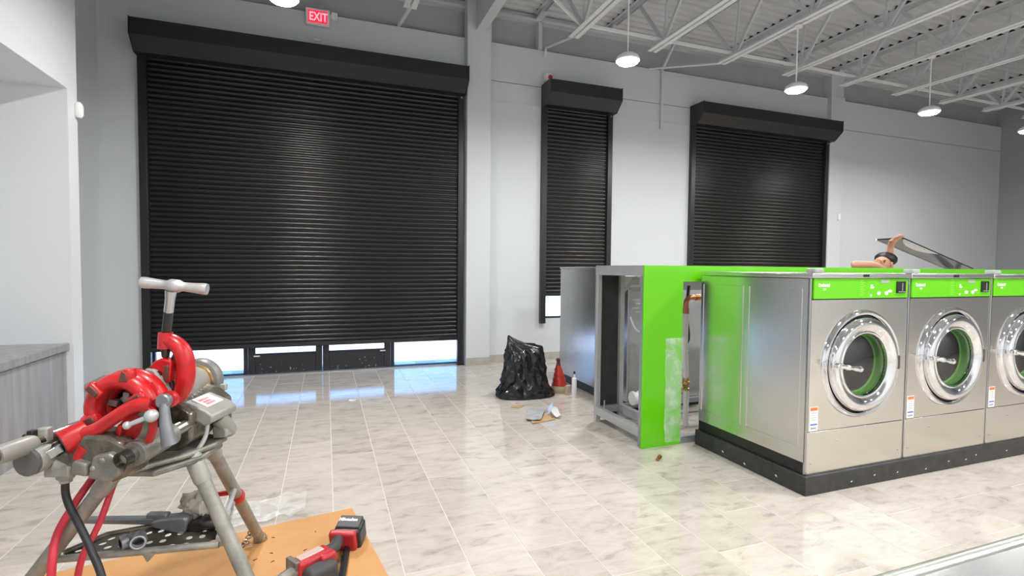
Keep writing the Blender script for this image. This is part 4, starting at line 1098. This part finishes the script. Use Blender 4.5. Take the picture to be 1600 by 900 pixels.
b = TB(); b.tube(smoothpath([(-.066,-.185,.93), (-.078,-.19,.915), (-.07,-.19,.895)], 4), [.026]*9, 12); b.put('head_foot', redp, dh)
b = TB(); b.tube(smoothpath([(.085,-.16,1.030), (.105,-.15,.995), (.122,-.14,.965)], 5), [.034,.034,.034,.033,.033,.032,.032,.031,.031,.03,.03], 14); b.put('head_shoulder', redp, dh)
# chuck jaws seen through the ring
b = TB(); b.lathe([(.080, 0), (.080, .05)], (.022,-.10,.96), (0,1,0), 28); b.put('chuck_face', darkm)
b = TB()
for k in range(9):
    a = k*.73; r = .018+.045*((k*37) % 10)/10; c = Vector((.022+r*math.cos(a), -.125-.01*(k % 3), .96+r*math.sin(a))); u = Vector((math.cos(a),0,math.sin(a))); b.obb(c, u*.018, Vector((0,.014,0)), Vector((-u.z,0,u.x))*.011)
b.lathe([(.02, 0), (.045, .002), (.052, .02)], (.045,-.135,.985), (0,1,0), 18); b.put('chuck_jaws', castg, bevel=.003)
b = TB(); b.tube([(.02,-.10,1.045), (.075,-.06,1.035), (.13,-.04,.985)], [.02,.036,.016], 12); b.prism([(.03,1.055),(.055,1.085),(.085,1.078),(.108,1.045),(.128,.995),(.11,.975),(.06,1.0)], (0,-.10,0), (1,0,0), (0,0,1), (0,.07,0)); b.put('grey_guard', castl, bevel=.006)
# pipe cutter: red C frame, feed screw, T handle
cp_ = [(.100,1.175), (.112,1.180), (.138,1.166), (.160,1.140), (.172,1.10), (.173,1.05), (.164,1.005), (.146,.975), (.122,.957)]
b = TB(); P3 = smoothpath([(x, -.06, z) for x, z in cp_], 5); n = len(P3); b.tube(P3, [.021+.009*math.sin(math.pi*i/(n-1)) for i in range(n)], 16)
for v in b.v: v.y = -.06+(v.y+.06)*1.05
b.tube([(.101,-.06,1.208), (.100,-.06,1.150)], [.023,.026], 18); cf = b.put('cutter_frame', redp)
b = TB(); b.prism([(x, z) for x, z in [(.150,1.12),(.160,1.05),(.152,.99),(.125,.965),(.128,1.0),(.138,1.06),(.136,1.10)]], (0,-.065,0), (1,0,0), (0,0,1), (0,.02,0)); b.put('frame_web', redp, cf, bevel=.004)
b = TB(); b.cyl((.100,-.06,1.150), (.099,-.06,1.118), .016, .012, n=14); b.cyl((.14,-.055,1.13), (.128,-.055,1.105), .014, n=10); b.put('screw_tip', darkm, cf)
b = TB(); b.prism([(.045,1.075),(.075,1.108),(.098,1.118),(.135,1.108),(.134,1.085),(.128,1.03),(.105,1.03),(.098,1.065),(.075,1.075),(.055,1.068)], (0,-.085,0), (1,0,0), (0,0,1), (0,.045,0)); sl_ = b.put('roller_slide', redp, cf, bevel=.008, seg=3)
b = TB(); b.prism([(.108,1.092),(.128,1.094),(.124,1.04),(.109,1.036)], (0,-.090,0), (1,0,0), (0,0,1), (0,.01,0)); b.put('slide_pad', reddk, cf, bevel=.004)
b = TB(); b.cyl((.060,-.09,1.072), (.060,-.035,1.072), .014, n=16); b.cyl((.088,-.09,1.060), (.088,-.035,1.060), .013, n=16); b.put('cutter_roller', darkm, cf)
b = TB(); b.cyl((.118,-.06,1.03), (.122,-.06,.985), .011, n=10); b.put('guide_pin', darkm, cf)
hd = Vector((.050,-.045,.155)); h0 = Vector((.103,-.06,1.205))
b = TB(); b.tube([h0, h0+hd*.55], .0150, 16); b.put('feed_screw', darkm, cf)
b = TB(); b.tube([h0+hd*.52, h0+hd*.80, h0+hd*1.02], [.0155,.0155,.019], 16); b.put('screw_collar', barm, cf)
b = TB(); g0, g1 = Vector((.061,-.12,1.390)), Vector((.268,-.085,1.366)); n = 16
b.tube([g0.lerp(g1, i/n) for i in range(n+1)], [.0195 if i in (0, n) else .0225-.007*math.sin(math.pi*i/n)**.7+(.007 if abs(i-n/2) < 2 else 0) for i in range(n+1)], 18)
b.put('t_handle', mat('pale_handle_aluminium', (.62,.60,.59), .36, .7, noise_amt=.15, nscale=20), cf, label='pale metal T handle')
# gland and power cord
b = TB(); b.box(-.155, -.075, -.275, -.20, .762, .80); b.lathe([(.026, 0), (.026, .04), (.018, .042), (.018, .055)], (-.118,-.235,.785), (0,0,-1), 18); b.put('cord_gland', castl, bevel=.004)
b = TB(); b.tube(smoothpath([(-.119,-.235,.742), (-.121,-.235,.70), (-.105,-.24,.655), (-.060,-.25,.585), (-.01,-.27,.52), (.05,-.30,.43), (.09,-.32,.20), (.06,-.33,.03), (-.05,-.36,.018), (-.2,-.42,.018)], 7), .0115, 10); b.put('power_cord', cord_b, label='black power cord')
# red cords
def cord(pts, r, m_, label):
    b = MB(); P_ = smoothpath(pts, 7); R_ = Matrix.Rotation(-YAW, 3, 'Z'); b.tube([R_ @ p + Vector(TO) for p in P_], r, 10)
    return tag(b.build('extension_cord', m_, loc=TO), label, 'cord')
cord([(-.105,-.06,.760), (-.125,-.10,.71), (-.158,-.16,.62), (-.185,-.20,.53), (-.165,-.245,.43), (-.17,-.26,.2), (-.2,-.25,.03), (-.35,-.2,.016)], .0125, cord_r, 'red cord hanging from the threader, left one of the two')
cord([(-.05,-.06,.755), (-.064,-.09,.69), (-.070,-.16,.56), (-.098,-.215,.43), (-.11,-.22,.2), (-.10,-.18,.03), (.0,-.05,.016)], .0105, cord_r, 'red cord hanging from the threader, right one of the two')
# things lying on the tray
RZ = Matrix.Rotation(-YAW, 3, 'Z')
def wl(p): return RZ @ Vector(p) + Vector(TO)
t = thing('pipe_wrench', 'long grey pipe wrench lying across the stand tray', 'wrench', wl((0, .05, .44)), -YAW)
class WB(MB):
    def put(s_, name, m_, par, o, **k):
        for v in s_.v: v -= Vector(o)
        return s_.build(name, m_, par, local=True, **k)
oo = (0, .05, .44)
b = WB(); b.prism([(-.29,.452),(-.02,.450),(.04,.428),(.045,.462),(-.02,.478),(-.29,.472)], (0,.03,0), (1,0,0), (0,0,1), (0,.032,0)); b.put('handle', wrench, t, oo, bevel=.006)
b = WB(); b.prism([(-.02,.448),(.095,.420),(.112,.432),(.120,.478),(.105,.492),(.02,.482),(-.02,.472)], (0,.015,0), (1,0,0), (0,0,1), (0,.055,0)); b.put('head', wrench, t, oo, bevel=.008)
b = WB(); b.obb((.145,.045,.446), (.034,0,.012), (0,.022,0), (-.008,0,.022)); b.put('jaw', darkm, t, oo, bevel=.006)
b = WB(); b.box(-.05, .03, .03, .06, .472, .495); b.put('adjusting_nut', wrench, t, oo, bevel=.006)
t = thing('pipe_tee', 'dark iron pipe fitting on the front of the stand tray', 'fitting', wl((-.03,-.06,.43)), -YAW)
oo = (-.03,-.06,.43)
b = WB(); b.lathe([(.016, 0), (.026, 0), (.026, .022), (.021, .026), (.021, .075)], (-.045,-.105,.452), Vector((.6,.8,.05)), 18, (False, True)); b.lathe([(.018, 0), (.026, 0), (.026, .022), (.021, .026), (.021, .05)], (.02,-.105,.457), Vector((-.5,.85,0)), 18, (False, True)); b.put('tee_body', wrench, t, oo)
b = WB(); b.lathe([(.0165, .0), (.0165, .03)], (-.045,-.105,.452), Vector((.6,.8,.05)), 14, (False, True)); b.put('bore', blackp, t, oo)
b = WB(); b.lathe([(.018, .001), (.022, -.001), (.026, .001)], (.02,-.105,.457), Vector((-.5,.85,0)), 18, (False, False)); b.put('thread_rim', galvl, t, oo)
crumple('crumpled_rag', wl((.115, .10, .505)), (.085, .075, .075), ragm, 'crumpled dirty beige rag on the stand tray behind the leg', 'rag', 4.2, .4)
b = MB(); b.ball(wl((.20, .04, .462)), (.05, .035, .03), 16, 10); tag(b.build('dark_fitting', darkm, loc=wl((.20, .04, .46))), 'dark lump of iron at the right end of the stand tray', 'fitting')
